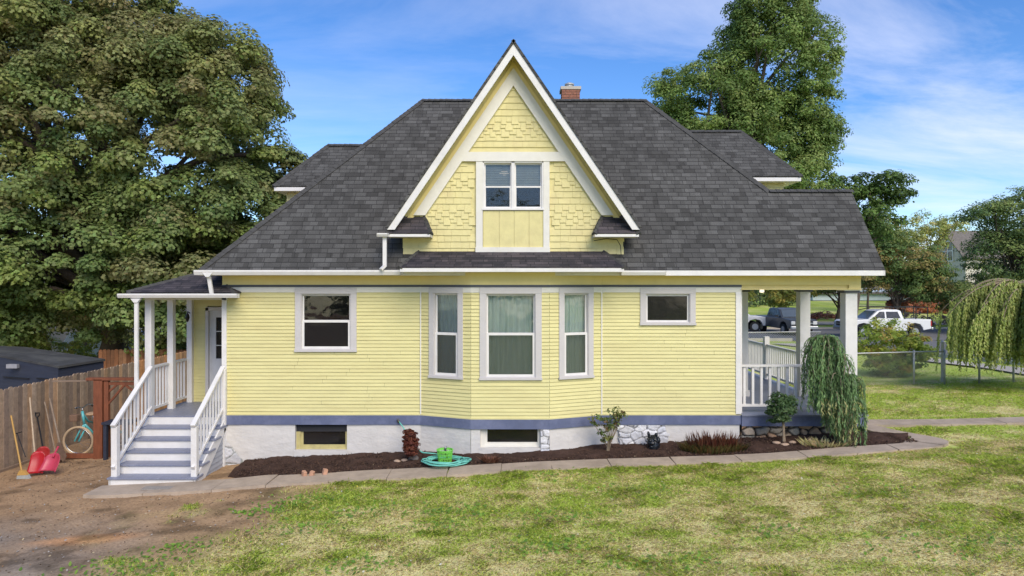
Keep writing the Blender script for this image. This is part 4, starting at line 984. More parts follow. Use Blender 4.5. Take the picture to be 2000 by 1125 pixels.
# grass blades
def blades(n, xr, yr, hmul=1.0):
    x = rng.uniform(xr[0], xr[1], n); y = rng.uniform(yr[0], yr[1], n)
    inview = np.abs(x) < y * .80 + .6
    d = dirt_mask(x, y)
    onpath = (y > yN(x) - .0) & (y < yF(x) + .02) & (x < 7.9) & (x > -7.9)
    bed = (x > -6) & (x < 7.95) & (y >= yF(x) - .02)
    corner = (x > 7.3) & (x < 8.68) & (y > 13.0) & (y < 15.65) & (x + (13.9 - y) * .0 < 8.62 - .75 * np.clip(y - 13.55, 0, 1.0)) | ((x > 8) & (y > 14.9) & (y < 15.55))
    clump = fbm(x * 5, y * 5, 3)
    far = (y > 20.2) & (x > 20)
    k = inview & (rng.random(n) > d * 1.06) & ~onpath & ~bed & ~corner & (rng.random(n) < .6 + .7 * clump) & (x > -10.7)
    x = x[k]; y = y[k]; n = len(x); s = straw(x, y); r = rng.random(n)
    isst = r < (.10 + .74 * s); nz = fbm(x * 2.3 + 9, y * 2.3, 4)
    h = rng.uniform(.022, .055, n) * (1.15 - .5 * s) * (.8 + .45 * clump[k]) * hmul
    lush = np.clip((fbm(x * 1.6 + 80, y * 1.6) - .55) * 8, 0, 1) * (1 - s); h *= (1 + .8 * lush) * .66
    c = np.where(isst[:, None], pal(n, [(.78, .66, .36), (.64, .52, .25), (.84, .74, .44)]), np.minimum(1, 1.35 * pal(n, [(.42, .50, .09), (.36, .46, .07), (.48, .53, .13), (.31, .40, .06)])))
    c = c * (.93 + .22 * nz[:, None]) * rng.uniform(.75, 1.25, (n, 1))
    a = rng.uniform(0, 2 * np.pi, n); w = rng.uniform(.003, .006, n) * (1 + .04 * (y - 8)); lean = rng.uniform(.5, 1.8, n) * h * (1 + .8 * isst)
    b = np.stack([x, y, g(x, y) + (fbm(x * 3, y * 3, 4) - .5) * .05 * (y < 22) - .004], 1)
    side = np.stack([np.cos(a), np.sin(a), 0 * a], 1) * w[:, None]; tip = b + np.stack([-np.sin(a) * lean, np.cos(a) * lean, h], 1)
    mid = b + np.stack([-np.sin(a) * lean * .3, np.cos(a) * lean * .3, h * .6], 1)
    V = np.stack([b - side, b + side, mid + side * .7, tip, mid - side * .7], 1).reshape(-1, 3)
    return V, c
Vs = []; Cs = []
for args in ((420000, (-10.5, 11), (7.6, 13.6)), (130000, (7.0, 20), (12.5, 21.5)), (26000, (10, 26), (20, 34))):
    v, c = blades(*args); Vs.append(v); Cs.append(c)
tag(bulk('lawn_grass', np.concatenate(Vs), 5, np.concatenate(Cs), GRASSM), kind='stuff')
# clover and leafy weeds: low broad leaves in patches
pts = []
for (px, py, n_, r_) in ((520, 1000, 90, .22), (470, 1003, 40, .12), (560, 985, 120, .3), (620, 975, 120, .35), (575, 1035, 90, .3), (870, 1000, 160, .35), (850, 1030, 90, .25), (345, 1072, 120, .25), (250, 1112, 260, .5), (1070, 1068, 160, .35), (1090, 1010, 120, .4), (700, 1000, 160, .5), (1240, 960, 130, .4), (1500, 1040, 100, .3), (1700, 960, 120, .4), (700, 1105, 120, .3), (1300, 1100, 140, .4), (1850, 1060, 200, .6), (1060, 925, 120, .4)):
    q = onG(px, py); a = rng.normal(size=(n_, 2)) * r_ * np.array([1, .55]); pts.append(np.stack([q[0] + a[:, 0], q[1] + a[:, 1]], 1))
pts = np.concatenate(pts); n = len(pts); P = np.stack([pts[:, 0], pts[:, 1], g(pts[:, 0], pts[:, 1]) + rng.uniform(.01, .045, n)], 1)
tag(bulk('leafy_weeds', leaf_verts(P, rng.normal(size=(n, 3)) * .35 + np.array([0, -.2, 1]), rng.uniform(.03, .075, n), SH_OVAL), 6, pal(n, [(.20, .36, .05), (.26, .42, .07), (.15, .29, .05)]) * rng.uniform(.8, 1.2, (n, 1)), LEAF), kind='stuff')
# fallen leaves, twigs and pebbles on the bare dirt
n = 5200; x = rng.uniform(-10.7, -3.4, n); y = rng.uniform(8, 15.5, n); k = (rng.random(n) < dirt_mask(x, y)) & ~((y > yN(x)) & (y < yF(x)) & (x > -7.8)) & ~((x > -7.7) & (y > 12.8)); x = x[k]; y = y[k]; n = len(x)
P = np.stack([x, y, g(x, y) + .012], 1)
tag(bulk('dirt_litter', leaf_verts(P, rng.normal(size=(n, 3)) * .35 + np.array([0, 0, 1]), rng.uniform(.012, .045, n), SH_OVAL), 6, pal(n, [(.22, .15, .09), (.12, .08, .05), (.36, .33, .30), (.45, .36, .22), (.30, .17, .08)], [.3, .25, .2, .1, .15]), MULCH), kind='stuff')

# ------------------------------------------------------------ left yard
def pickets(name, a, b, zt, zb, loc, label, w=.14, cols=((.38, .27, .18), (.33, .24, .17), (.42, .31, .22), (.30, .22, .165), (.46, .29, .17)), seed=2, warm=None):
    A = Vector((a[0], a[1], 0)); B = Vector((b[0], b[1], 0)); L = (B - A).length; d = (B - A) / L; nrm = Vector((d.y, -d.x, 0)); rn = random.Random(seed)
    t = thing(name, loc, label, 'fence'); mb = MB(); mb.c = []; s = 0
    while s < L:
        ww = w * rn.uniform(.93, 1.03); q = A + d * s; o = rn.uniform(-.008, .008); z1 = zt(s / L) + rn.uniform(-.015, .015); z0 = zb(s / L); kk = rn.uniform(.72, 1.2); c = [v * kk for v in rn.choice(cols)]
        if warm and warm(s / L): c = [c[0] * 1.25, c[1] * .95, c[2] * .7]
        pr = [(0, z0), (ww, z0), (ww, z1 - .035), (ww - .035, z1), (.035, z1), (0, z1 - .035)]
        i0 = []
        for side in (0, 1):
            i0.append([mb.p(q + d * (u + .003) * .985 + nrm * (o + .02 * side) + Vector((0, 0, z))) for u, z in pr])
        mb.f.append(i0[0][::-1]); mb.f.append(i0[1])
        for e in range(6): mb.f.append([i0[0][e], i0[0][(e + 1) % 6], i0[1][(e + 1) % 6], i0[1][e]])
        mb.c += [c] * 12; s += ww + .006
    mb.build('pickets', PICKET, t)
    for zz in (.35, 1.35):
        m2 = MB(); m2.bar(A - nrm * .03 + Vector((0, 0, zb(0) + zz)), B - nrm * .03 + Vector((0, 0, zb(1) + zz)), .04, .09); m2.build('rail', mat('old_wood', (.24, .17, .12), .9, .2, 4), t)
    return t
pickets('picket_fence', (-10.85, 10.5), (-10.85, 30.5), lambda t: 1.77, lambda t: -.06, (-10.85, 20, 0), 'tall weathered brown board fence running back along the left side of the yard', warm=lambda t: t > .45)
pickets('picket_fence', (-14.7, 24.3), (-10.9, 24.3), lambda t: 1.68, lambda t: .0, (-15, 24.3, 0), 'reddish stained board fence crossing behind the dark shed', cols=((.30, .13, .06), (.26, .12, .06), (.36, .18, .09)), seed=8)
mb = MB(); mb.bar((-10.78, 10.5, .05), (-10.7, 15.2, .05), .05, .12); tag(mb.build('timber_edging', mat('old_wood', (.24, .17, .12)), origin=(-10.4, 13, .03)), 'long grey timber lying at the foot of the board fence', 'timber')
# redwood gate frame
GY = 15.4
gt = thing('garden_gate', (-9.4, GY, .05), 'unfinished redwood gate frame with corner braces between fence and porch', 'gate')
def gb(name, pts, w=.09, h=.09, m=RED_W):
    mb = MB()
    for a, b in pts: mb.bar(W(a[0], a[1], GY), W(b[0], b[1], GY), w, h, (0, 0, 1) if abs(a[0] - b[0]) > 4 else (1, 0, 0))
    return mb.build(name, m, gt, bevel=.004)
mb = MB(); a = W(197, 742, GY); mb.box(a.x - .13, a.x + .07, GY - .07, GY + .07, 0, a.z + .02); mb.build('gate_post', RED_W, gt, bevel=.005)
mb = MB(); mb.box(a.x + .09, a.x + .19, GY - .04, GY + .05, .02, a.z - .02); mb.build('gate_post', RED_W, gt, bevel=.005)
gb('top_beam', [((171, 740), (264, 740))], .14, .06); gb('side_rail', [((104, 744.5), (172, 744))], .05, .035, mat('old_wood', (.24, .17, .12)))
gb('bottom_rail', [((125, 890), (190, 890))], .09, .10); gb('gate_rail', [((205, 749), (264, 749))], .04, .07)
gb('brace', [((206, 771), (228, 752)), ((206, 796), (243, 752)), ((245, 752), (264, 766))], .04, .045)
# shed
sh = thing('garden_shed', (-13.5, 19.5, 0), 'dark navy wooden shed with worn flat roof behind the left fence', 'shed')
A = Vector((-11.95, 18, 1.84)); C2 = Vector((-11.50, 19.3, 1.885)); E2 = Vector((-15.7, 22.0, 1.98)); B2 = Vector((-16.8, 19.9, 2.28))
mb = MB(); mb.slab([A, C2, E2, B2], .06); mb.build('roof', SHEDR, sh)
mb = MB(); u = (B2 - A).normalized()
def wallq(mb, p, q, dz=-.06, zb=0): mb.poly([(p.x, p.y, zb), (q.x, q.y, zb), (q.x, q.y, q.z + dz), (p.x, p.y, p.z + dz)])
i_ = (A + C2 + E2 + B2) / 4; sk = lambda v: v + (i_ - v) * .02
for p, q in ((A, C2), (C2, E2), (E2, B2), (B2, A)): wallq(mb, sk(p), sk(q))
mb.build('wall', NAVY, sh)
for (pa, pb, t0, t1, z0, z1, nm) in ((A, B2, .03, .30, .0, .0, 'batten'),): pass
for k, (t0, t1, zz) in enumerate(((.06, .16, -.42), (.22, .42, -.45), (.50, .9, -.45))):
    p = A.lerp(B2, t0); q = A.lerp(B2, t1); n_ = Vector((-.3, -1, 0)).normalized() * .02; mb = MB(); mb.bar((p.x + n_.x, p.y + n_.y, 1.9 + zz), (q.x + n_.x, q.y + n_.y, 1.9 + zz), .02, .03); mb.build('batten', mat('black_gap', (.01, .01, .012)), sh)
p = A.lerp(B2, .30); q = A.lerp(B2, .36); mb = MB(); mb.box(q.x, p.x, p.y - .09, p.y + .01, 1.72, 1.83); mb.build('vent', mat('pale_vent', (.3, .3, .32)), sh)
p = A.lerp(B2, .42); q = A.lerp(B2, .75); mb = MB(); mb.prism([(q.x, 1.78), (p.x, 1.78), (p.x, 1.86), (q.x, 1.98)], 'y', 18.55, 18.62); 
# white vinyl fence & neighbours at the left
vf = thing('vinyl_fence', W(262, 705, 27.5), 'short white vinyl fence panel beyond the wooden fences', 'fence')
p = W(248, 678, 27.5); q = W(282, 682, 27.5)
mb = MB(); mb.box(p.x, q.x, 27.5, 27.54, .9, p.z - .1); mb.build('panel', WHT, vf); mb = MB(); mb.box(p.x - .06, p.x + .06, 27.42, 27.55, .6, p.z + .02); mb.build('fence_post', WHT, vf); mb = MB(); mb.box(p.x + .06, q.x, 27.47, 27.57, p.z - .1, p.z - .02); mb.build('rail', WHT, vf)
def sidinghouse(name, x0, x1, y0, y1, z0, ze, zr, m, rm, label, axis='x', wins=()):
    """gabled house; ridge along axis"""
    t = thing(name, ((x0 + x1) / 2, (y0 + y1) / 2, z0), label, 'house')
    mb = MB(); mb.box(x0, x1, y0, y1, z0, ze)
    if axis == 'x':
        ym = (y0 + y1) / 2; mb.prism([(y0, ze), (y1, ze), (ym, zr)], 'x', x0, x1)
        m2 = MB(); m2.slab([(x0 - .4, y0 - .4, ze - .2), (x1 + .4, y0 - .4, ze - .2), (x1 + .4, ym, zr + .12), (x0 - .4, ym, zr + .12)], .12); m2.slab([(x0 - .4, y1 + .4, ze - .2), (x1 + .4, y1 + .4, ze - .2), (x1 + .4, ym, zr + .12), (x0 - .4, ym, zr + .12)], .12)
    else:
        xm = (x0 + x1) / 2; mb.prism([(x0, ze), (x1, ze), (xm, zr)], 'y', y0, y1)
        m2 = MB(); m2.slab([(x0 - .4, y0 - .4, ze - .2), (x0 - .4, y1 + .4, ze - .2), (xm, y1 + .4, zr + .12), (xm, y0 - .4, zr + .12)], .12); m2.slab([(x1 + .4, y0 - .4, ze - .2), (x1 + .4, y1 + .4, ze - .2), (xm, y1 + .4, zr + .12), (xm, y0 - .4, zr + .12)], .12)
    mb.build('wall', m, t); m2.build('roof', rm, t)
    for (a, b, c, d) in wins:
        w = MB(); w.box(a - .1, b + .1, y0 - .06, y0 + .05, c - .1, c); w.box(a - .1, b + .1, y0 - .06, y0 + .05, d, d + .1); w.box(a - .1, a, y0 - .06, y0 + .05, c, d); w.box(b, b + .1, y0 - .06, y0 + .05, c, d); w.box((a + b) / 2 - .05, (a + b) / 2 + .05, y0 - .05, y0 + .05, c, d); w.box(a, b, y0 - .045, y0 + .04, (c + d) / 2 - .04, (c + d) / 2 + .04)
        wo_ = w.build('window', WHT, t); w = MB(); w.box(a, b, y0 - .03, y0 + .02, c, d); w.build('pane', DGLASS, wo_)
    return t
GREYS = mat('grey_lap_siding', (.60, .56, .48), .7, .05, 3, stretch=(.3, .3, 9), bump=.3, bscale=3); TAN = mat('tan_siding', (.40, .33, .25), .8, .08, 3, stretch=(.3, .3, 9)); PBLUE = mat('pale_blue_siding', (.45, .52, .56), .8, .05, 3)
GR = mat('grey_brown_roof', (.17, .15, .13), .9, .2, 5)
sidinghouse('neighbour_house', -34, -26.3, 33, 42, -.1, 2.9, 5.2, TAN, GR, 'tan house with grey roof glimpsed under the maple at the far left', 'y')
sidinghouse('neighbour_house', -30, -17, 46, 54, -.1, 2.3, 4.0, mat('white_siding', (.62, .62, .62)), GR, 'low white house half hidden behind the maple', 'x')
# red patio umbrella + white camper
q = W(160, 640, 36); um = thing('patio_umbrella', (q.x, q.y, 0), 'red patio umbrella showing through a gap in the maple leaves', 'umbrella')
mb = MB(); mb.lathe([(0, .35), (.5, .18), (1.0, -.05)], (q.x, q.y, W(160, 616, 36).z), 8); mb.build('canopy', mat('red_canvas', (.55, .05, .03), .8), um); mb = MB(); mb.tube([(q.x, q.y, 0), (q.x, q.y, W(160, 616, 36).z + .3)], .03, 6); mb.build('pole', WHT, um)
q = W(215, 680, 34); tr = thing('camper_trailer', (q.x, q.y, 0), 'white trailer parked beyond the back fences on the left', 'trailer')
mb = MB(); mb.prism([(q.x - 1.6, .4), (q.x + 1.9, .4), (q.x + 2.0, 1.2), (q.x + 1.6, 1.62), (q.x - 1.5, 1.62), (q.x - 1.8, 1.1)], 'y', q.y - .9, q.y + .9); mb.build('body', WHT, tr, bevel=.05)
mb = MB(); mb.box(q.x - 1.2, q.x - .5, q.y - .93, q.y - .88, 1.0, 1.4); mb.box(q.x + .3, q.x + 1.2, q.y - .93, q.y - .88, 1.0, 1.4); mb.build('window', DGLASS, tr)
for dx_ in (-.4, .5): mb = MB(); mb.tube([(q.x + dx_, q.y - .95, .32), (q.x + dx_, q.y - .75, .32)], .32, 16); mb.build('wheel', mat('tyre_rubber', (.02, .02, .02), .8), tr)

# ------------------------------------------------------------ tools against the fence
YH = mat('yellow_handle', (.50, .30, .09), .5); ASHW = mat('pale_wood_handle', (.48, .37, .25), .7, .1, 8); OLDH = mat('grey_wood_handle', (.25, .19, .14), .8, .2, 8); REDP = mat('red_plastic', (.40, .012, .018), .35); PINKP = mat('faded_red_plastic', (.46, .05, .09), .35); BLKP = mat('black_plastic', (.02, .02, .022), .4); IRON = mat('rusty_iron', (.14, .09, .065), .7, .3, 12)
def tool(name, top, bot, Dt, Db, label, cat, m, r=.016, group='yard tools leaning on the left fence'):
    a = W(top[0], top[1], Dt); b = W(bot[0], bot[1], Db); t = thing(name, (b.x, b.y, float(g(b.x, b.y))), label, cat, group)
    mb = MB(); mb.tube([a, b], r, 8); mb.build('handle', m, t, smooth=False); return t, a, b
def Df(px): return 10.77 * K / (1000 - px)      # depth of the fence face at a picture column
t, a, b = tool('broom', (22, 812), (43, 922), Df(22) - .02, 13.85, 'broom with yellow handle and grey bristles, leftmost tool on the fence', 'broom', YH)
mb = MB(); mb.prism([(b.x - .03, b.z + .04), (b.x + .05, b.z + .04), (b.x + .13, b.z - .05), (b.x - .08, b.z - .06)], 'y', b.y - .035, b.y + .035); mb.build('cap', YH, t)
mb = MB(); mb.prism([(b.x - .08, b.z - .06), (b.x + .13, b.z - .05), (b.x + .20, b.z - .16), (b.x - .10, b.z - .20)], 'y', b.y - .03, b.y + .03); mb.build('bristles', mat('grey_bristles', (.36, .37, .36), .9, .2, 60), t)
def scoop(mb, c, w, h, tilt=.5, curl=.12, yaw=0):
    """a ribbed curved snow-shovel blade, standing on its edge and leaning back"""
    c = Vector(c); n = 8; rows = 8; id = {}
    for j in range(rows + 1):
        for i in range(n + 1):
            s = i / n * 2 - 1; t = j / rows; ww = w * (.5 + .08 * (1 - t))
            x = s * ww; y = curl * (s * s) * -.8 + tilt * t * h * .5 - .10 * h * math.sin(t * math.pi) * -1 + .006 * math.cos(s * 14); z = t * h * (1 - .22 * abs(s) ** 3 * t)
            v = Vector((x * math.cos(yaw) - y * math.sin(yaw), x * math.sin(yaw) + y * math.cos(yaw), z)); id[i, j] = mb.p(c + v)
    for j in range(rows):
        for i in range(n): mb.f.append([id[i, j], id[i + 1, j], id[i + 1, j + 1], id[i, j + 1]])
def solid(o, th=.008): m_ = o.modifiers.new('solidify', 'SOLIDIFY'); m_.thickness = th
t, a, b = tool('snow_shovel', (58.5, 777), (68, 884), Df(58), 14.35, 'bright red snow shovel with long pale handle, beside the broom', 'shovel', ASHW)
mb = MB(); p = W(69, 924, 14.0); scoop(mb, p, .26, .42, .8, .05, .25); solid(mb.build('blade', REDP, t, smooth=True))
t, a, b = tool('snow_shovel', (73, 815), (86, 884), Df(74), 14.7, 'shovel with black D-grip handle and dark red blade, behind the pink scoop', 'shovel', BLKP)
mb = MB(); mb.tube([a + Vector((-.05, 0, .10)), a + Vector((.05, 0, .10)), a + Vector((.045, 0, .04)), a, a + Vector((-.045, 0, .04)), a + Vector((-.05, 0, .10))], .015, 8); mb.build('grip', BLKP, t)
mb = MB(); p = W(81, 905, 14.6); scoop(mb, p, .26, .34, .6, .04, .2); solid(mb.build('blade', mat('dark_red_plastic', (.33, .02, .02), .4), t, smooth=True))
sc2 = thing('snow_scoop', onG(97, 917) + (.04,), 'short faded pink snow shovel blade resting on the ground', 'scoop', 'yard tools leaning on the left fence')
mb = MB(); p = W(97, 919, 14.0); scoop(mb, p, .33, .32, 1.0, .11, -.12); solid(mb.build('blade', PINKP, sc2, smooth=True))
mb = MB(); mb.tube([p + Vector((0, .10, .25)), p + Vector((-.02, .3, .42))], .02, 8); mb.build('socket', PINKP, sc2)
t, a, b = tool('spade', (97.5, 779), (117, 866), Df(97), 15.0, 'old spade with grey wooden handle and rusty blade near the bicycle', 'spade', OLDH, .02)
mb = MB(); mb.prism([(b.x - .05, b.z + .02), (b.x + .03, b.z + .03), (b.x + .17, b.z - .28), (b.x + .12, b.z - .38), (b.x - .0, b.z - .34), (b.x - .06, b.z - .1)], 'y', b.y - .03, b.y - .015); mb.build('blade', IRON, t)
t, a, b = tool('garden_hoe', (87.5, 785), (112, 900), Df(88), 15.1, 'thin old hoe with weathered wooden handle between shovel and spade', 'hoe', OLDH, .015)
mb = MB(); mb.box(b.x - .02, b.x + .10, b.y - .05, b.y + .0, b.z - .06, b.z + .02); mb.build('blade', IRON, t)
t, a, b = tool('bulb_planter', (34, 847), (50, 892), Df(34), Df(34) - .25, 'thin black rod with crossbar handle hung on the fence behind the broom', 'garden tool', BLKP, .01)
mb = MB(); mb.tube([a + Vector((-.1, 0, -.02)), a + Vector((.1, 0, .04))], .012, 6); mb.build('crossbar', BLKP, t)

# ------------------------------------------------------------ bicycle (front wheel turned square to the viewer)
TEAL = mat('teal_bike_paint', (.10, .42, .45), .3, spec=.6); TANR = mat('cream_tyre', (.46, .34, .22), .7); CHR = mat('chrome', (.6, .6, .6), .25, metal=1); TANL = mat('tan_saddle', (.52, .34, .20), .6)
fw = W(153, 861, 15.85); gz_ = fw.z - .345
bk = thing('bicycle', (fw.x + .3, fw.y + .4, gz_), 'teal cruiser bicycle with cream tyres behind the redwood gate post', 'bicycle')
hd = Vector((math.cos(R(62)), math.sin(R(62)), 0))      # towards the rear wheel
rw_ = fw + hd * 1.08; up = Vector((0, 0, 1))
def wheel(c, ax, nm):
    ax = ax.normalized(); u = ax.cross(up).normalized(); r = .315
    ring = lambda rr, n=36: [c + (u * math.cos(2 * math.pi * k / n) + up * math.sin(2 * math.pi * k / n)) * rr for k in range(n + 1)]
    mb = MB(); mb.tube(ring(.318), .028, 8, cap=False); w = mb.build('wheel', TANR, bk, smooth=True)
    mb = MB(); mb.tube(ring(.285), .012, 6, cap=False); mb.build('rim', CHR, w, smooth=True)
    mb = MB()
    for k in range(18): q = c + (u * math.cos(2 * math.pi * k / 18) + up * math.sin(2 * math.pi * k / 18)) * .28; mb.tube([c + ax * (.03 if k % 2 else -.03), q], .0022, 3, cap=False)
    mb.tube([c - ax * .05, c + ax * .05], .025, 8); mb.build('spokes', CHR, w)
wheel(fw, Vector((.1, -1, 0)), 'front'); wheel(rw_, hd.cross(up), 'rear')
hdr = Vector((-.12, .0, 0)); head0 = W(165, 828, 15.92); head1 = W(161, 803, 15.92); seat = W(180, 808, 16.45); bb = fw + hd * .58 + Vector((0, 0, -.06)); sb = W(183, 816, 16.45)
mb = MB(); mb.tube([head1, head0], .030, 8); mb.tube([head0, head0.lerp(bb, .5) + Vector((0, 0, -.06)), bb], .028, 8); mb.tube([head1 - up * .05, (head1 + sb) / 2 - up * .16, sb - up * .12], .024, 8); mb.tube([sb, bb], .024, 8); mb.tube([bb, rw_], .014, 6); mb.tube([sb - up * .1, rw_], .013, 6); mb.build('frame', TEAL, bk, smooth=True)
mb = MB(); 
for s in (-1, 1): mb.tube([head0, head0 + Vector((s * .05, 0, -.02)) + (fw - head0) * .3, fw + Vector((s * .05, -.06, 0))], .020, 6)
mb.build('fork', TEAL, bk, smooth=True)
mb = MB(); st_ = head1 + up * .07; mb.tube([head1, st_], .014, 6); hl = W(147, 797, 15.75); hr = W(186, 791, 16.35)
mb.tube([hl, hl.lerp(st_, .5) + up * .02, st_, st_ + (hr - st_) * .4 + up * .06, hr], .013, 8); mb.build('handlebar', CHR, bk, smooth=True)
mb = MB(); mb.tube([hl, hl.lerp(st_, .25)], .02, 8); mb.tube([hr, hr.lerp(st_, .25)], .02, 8); mb.build('grip', BLKP, bk, smooth=True)
mb = MB(); mb.blob(seat + up * .0, (.14, .16, .045), 3, .05, 3); mb.build('saddle', TANL, bk, smooth=True)
mb = MB(); mb.tube([sb, seat], .014, 6); mb.build('seat_post', CHR, bk)
mb = MB(); bkc = W(148, 813, 15.78); mb.box(bkc.x - .12, bkc.x + .06, bkc.y - .06, bkc.y + .1, bkc.z - .12, bkc.z + .04); mb.build('basket', mat('brown_wicker', (.20, .12, .08), .9, .3, 60, bump=.8, bscale=80), bk, bevel=.02)
mb = MB(); mb.tube([bb, bb + Vector((.12, -.02, -.14))], .01, 6); mb.box(bb.x + .08, bb.x + .17, bb.y - .07, bb.y + .01, bb.z - .17, bb.z - .14); mb.build('pedal', BLKP, bk)
# small dark bench beside the porch
q = W(212, 828, 15.2); be = thing('garden_bench', (q.x, q.y, .1), 'small dark blue bench end tucked behind the stair railing', 'bench')
mb = MB(); mb.box(q.x - .1, q.x + .5, 15.1, 15.5, q.z, q.z + .05); mb.build('seat', NAVY, be); mb = MB(); mb.box(q.x - .07, q.x, 15.12, 15.2, .1, q.z); mb.build('leg', NAVY, be); mb = MB(); mb.box(q.x + .38, q.x + .45, 15.12, 15.2, .1, q.z); mb.build('leg', NAVY, be)


# ------------------------------------------------------------ hose, basket, spigot
HOSE = mat('aqua_hose', (.16, .52, .43), .45, .1, 10)
hc = onG(869, 900); hz = float(bedz(hc[0], 13.3)) + .03
hc = (X(869, 13.32), 13.32); HCx, HCy = hc; hz += .02
ho = thing('garden_hose', (HCx, HCy, hz), 'coiled aqua green garden hose on the mulch by the path', 'hose')
pts = []; rn = random.Random(9); n = 9 * 26
for k in range(n):
    a = 2 * math.pi * k / 26; loop = k // 26; rx = .36 + .115 * math.sin(loop * 1.9 + .5) + .012 * math.sin(a * 3 + loop); ry = .27 + .07 * math.sin(loop * 2.3 + 1)
    pts.append((HCx + .03 * math.sin(loop * 2) + rx * math.cos(a) * 1.02, HCy + .02 * math.cos(loop * 3) + ry * math.sin(a), hz + .006 * loop + .008 * math.sin(a * 2 + loop)))
mb = MB(); mb.tube(pts, .0125, 6); mb.build('coil', HOSE, ho, smooth=True)
sp = W(778, 822, 14.24); p1 = W(817, 885, 13.6)
mb = MB(); mb.tube([sp, W(786, 832, 14.15), W(797, 850, 14.0), W(806, 872, 13.8), W(826, 884, 13.55), W(850, 886, 13.5), Vector(pts[6])], .0125, 6); mb.build('riser', HOSE, ho, smooth=True)
sg = thing('spigot', (sp.x, sp.y, sp.z), 'small brass garden tap on the blue band above the red shrub', 'tap')
mb = MB(); mb.tube([(sp.x, 14.29, sp.z + .02), (sp.x, 14.2, sp.z + .02), (sp.x + .01, 14.2, sp.z - .03)], .014, 8); mb.build('body', mat('old_brass', (.22, .17, .10), .4, metal=.8), sg, smooth=True)
mb = MB(); mb.lathe([(0, .012), (.03, .01), (.03, 0), (0, 0)], (sp.x, 14.2, sp.z + .04), 10); mb.build('tap_handle', mat('tap_steel', (.3, .3, .32), .4, metal=.7), sg)
LIME = mat('lime_plastic', (.22, .68, .10), .4)
bc = Vector((X(869, 13.42), 13.42, float(bedz(X(869, 13.42), 13.42)) + .02)); bz = bc.z
bs = thing('laundry_basket', (bc.x, bc.y, bz), 'small lime green slotted plastic basket standing in the hose coil', 'basket')
mb = MB(); r0, r1, hh = .125, .155, .235
for zz, w_ in ((.0, .02), (.075, .012), (.14, .012), (.2, .035)):
    r = r0 + (r1 - r0) * zz / hh; ro = r0 + (r1 - r0) * (zz + w_) / hh; mb.lathe([(r, zz), (ro, zz + w_), (ro - .006, zz + w_), (r - .006, zz), (r, zz)], bc, 28)
for k in range(24):
    a = 2 * math.pi * k / 24; mb.bar((bc.x + r0 * math.cos(a), bc.y + r0 * math.sin(a), bz), (bc.x + r1 * math.cos(a), bc.y + r1 * math.sin(a), bz + hh), .013, .006, (math.cos(a), math.sin(a), 0))
mb.lathe([(r0, 0), (0, .003)], bc, 28); mb.build('shell', LIME, bs)
mb = MB(); mb.lathe([(r1 - .008, hh - .008), (r1 + .012, hh - .004), (r1 + .012, hh + .006), (r1 - .008, hh + .006)], bc, 28); mb.build('rim', LIME, bs)
nz_ = thing('hose_nozzle', (bc.x + .02, bc.y, bz + .15), 'dark grey spray nozzle sticking out of the lime basket', 'nozzle')
mb = MB(); mb.tube([(bc.x + .05, bc.y, bz + .05), (bc.x + .0, bc.y, bz + .26)], [.018, .022], 8); mb.build('barrel', BLKP, nz_, smooth=True); mb = MB(); mb.tube([(bc.x - .0, bc.y, bz + .24), (bc.x + .03, bc.y, bz + .3)], [.03, .012], 8); mb.build('head', mat('tap_steel', (.3, .3, .32)), nz_, smooth=True)

# stones, bricks
STN = mat('tan_stone', (.42, .30, .22), .85, .2, 6, bump=.3, bscale=25); BRK = mat('broken_brick', (.50, .28, .18), .9, .2, 9, bump=.3)
def loose(px, py, r, m, label, cat='stone', group=None, seed=0, box=False, dz=.03):
    q = onG(px, py, .05); z = float(bedz(*q)) if q[0] > -5.5 else float(g(*q))
    mb = MB()
    if box: mb.M = Matrix.Translation((q[0], q[1], z)) @ Matrix.Rotation(seed * .7, 4, 'Z') @ Matrix.Rotation(.25, 4, 'X'); mb.box(-r[0], r[0], -r[1], r[1], -.02, r[2])
    else: mb.blob((q[0], q[1], z + dz * .3), r, seed, .3, 2)
    o = mb.build('brick' if box else 'stone', m, origin=(q[0], q[1], z), smooth=not box, bevel=.008 if box else 0); return tag(o, label, cat, group)
loose(594, 928, (.035, .05, .08), BRK, 'upright broken brick at the bed edge, left one of three', 'brick', 'bricks along the bed edge', 1, True)
loose(609, 927, (.04, .04, .07), BRK, 'upright broken brick at the bed edge, middle one of three', 'brick', 'bricks along the bed edge', 2, True)
loose(634, 925, (.05, .04, .09), BRK, 'larger orange brick piece at the bed edge, right one of three', 'brick', 'bricks along the bed edge', 3, True)
loose(777, 904, (.07, .05, .035), STN, 'flat pinkish stone in front of the red shrub', group='stones round the red shrub', seed=4)
loose(790, 902, (.075, .06, .03), STN, 'pale flat stone right at the foot of the red shrub', group='stones round the red shrub', seed=5)
loose(808, 900, (.11, .09, .10), mat('grey_stone', (.16, .14, .13), .9, .2, 8, bump=.4), 'rounded dark grey rock beside the red shrub', group='stones round the red shrub', seed=6)
loose(1518, 868, (.08, .06, .03), STN, 'flat stone left of the topiary stem', group='stones round the topiary', seed=7)
loose(1533, 871, (.09, .07, .035), STN, 'flat stone in front of the topiary stem', group='stones round the topiary', seed=8)
loose(1548, 867, (.08, .06, .03), STN, 'flat stone right of the topiary stem', group='stones round the topiary', seed=9)
q = onG(1277, 880, .05); qz = float(bedz(*q)); mb = MB(); rn = random.Random(6); mb.blob((q[0], q[1] + .12, qz + .10), (.12, .11, .15), 40, .4, 3)
for k in range(16): a_ = rn.uniform(0, 6.28); mb.blob((q[0] + .10 * math.cos(a_), q[1] + .10 + .08 * math.sin(a_), qz + rn.uniform(.02, .26)), (rn.uniform(.03, .07), rn.uniform(.03, .06), rn.uniform(.03, .08)), k + 60, .6, 2)
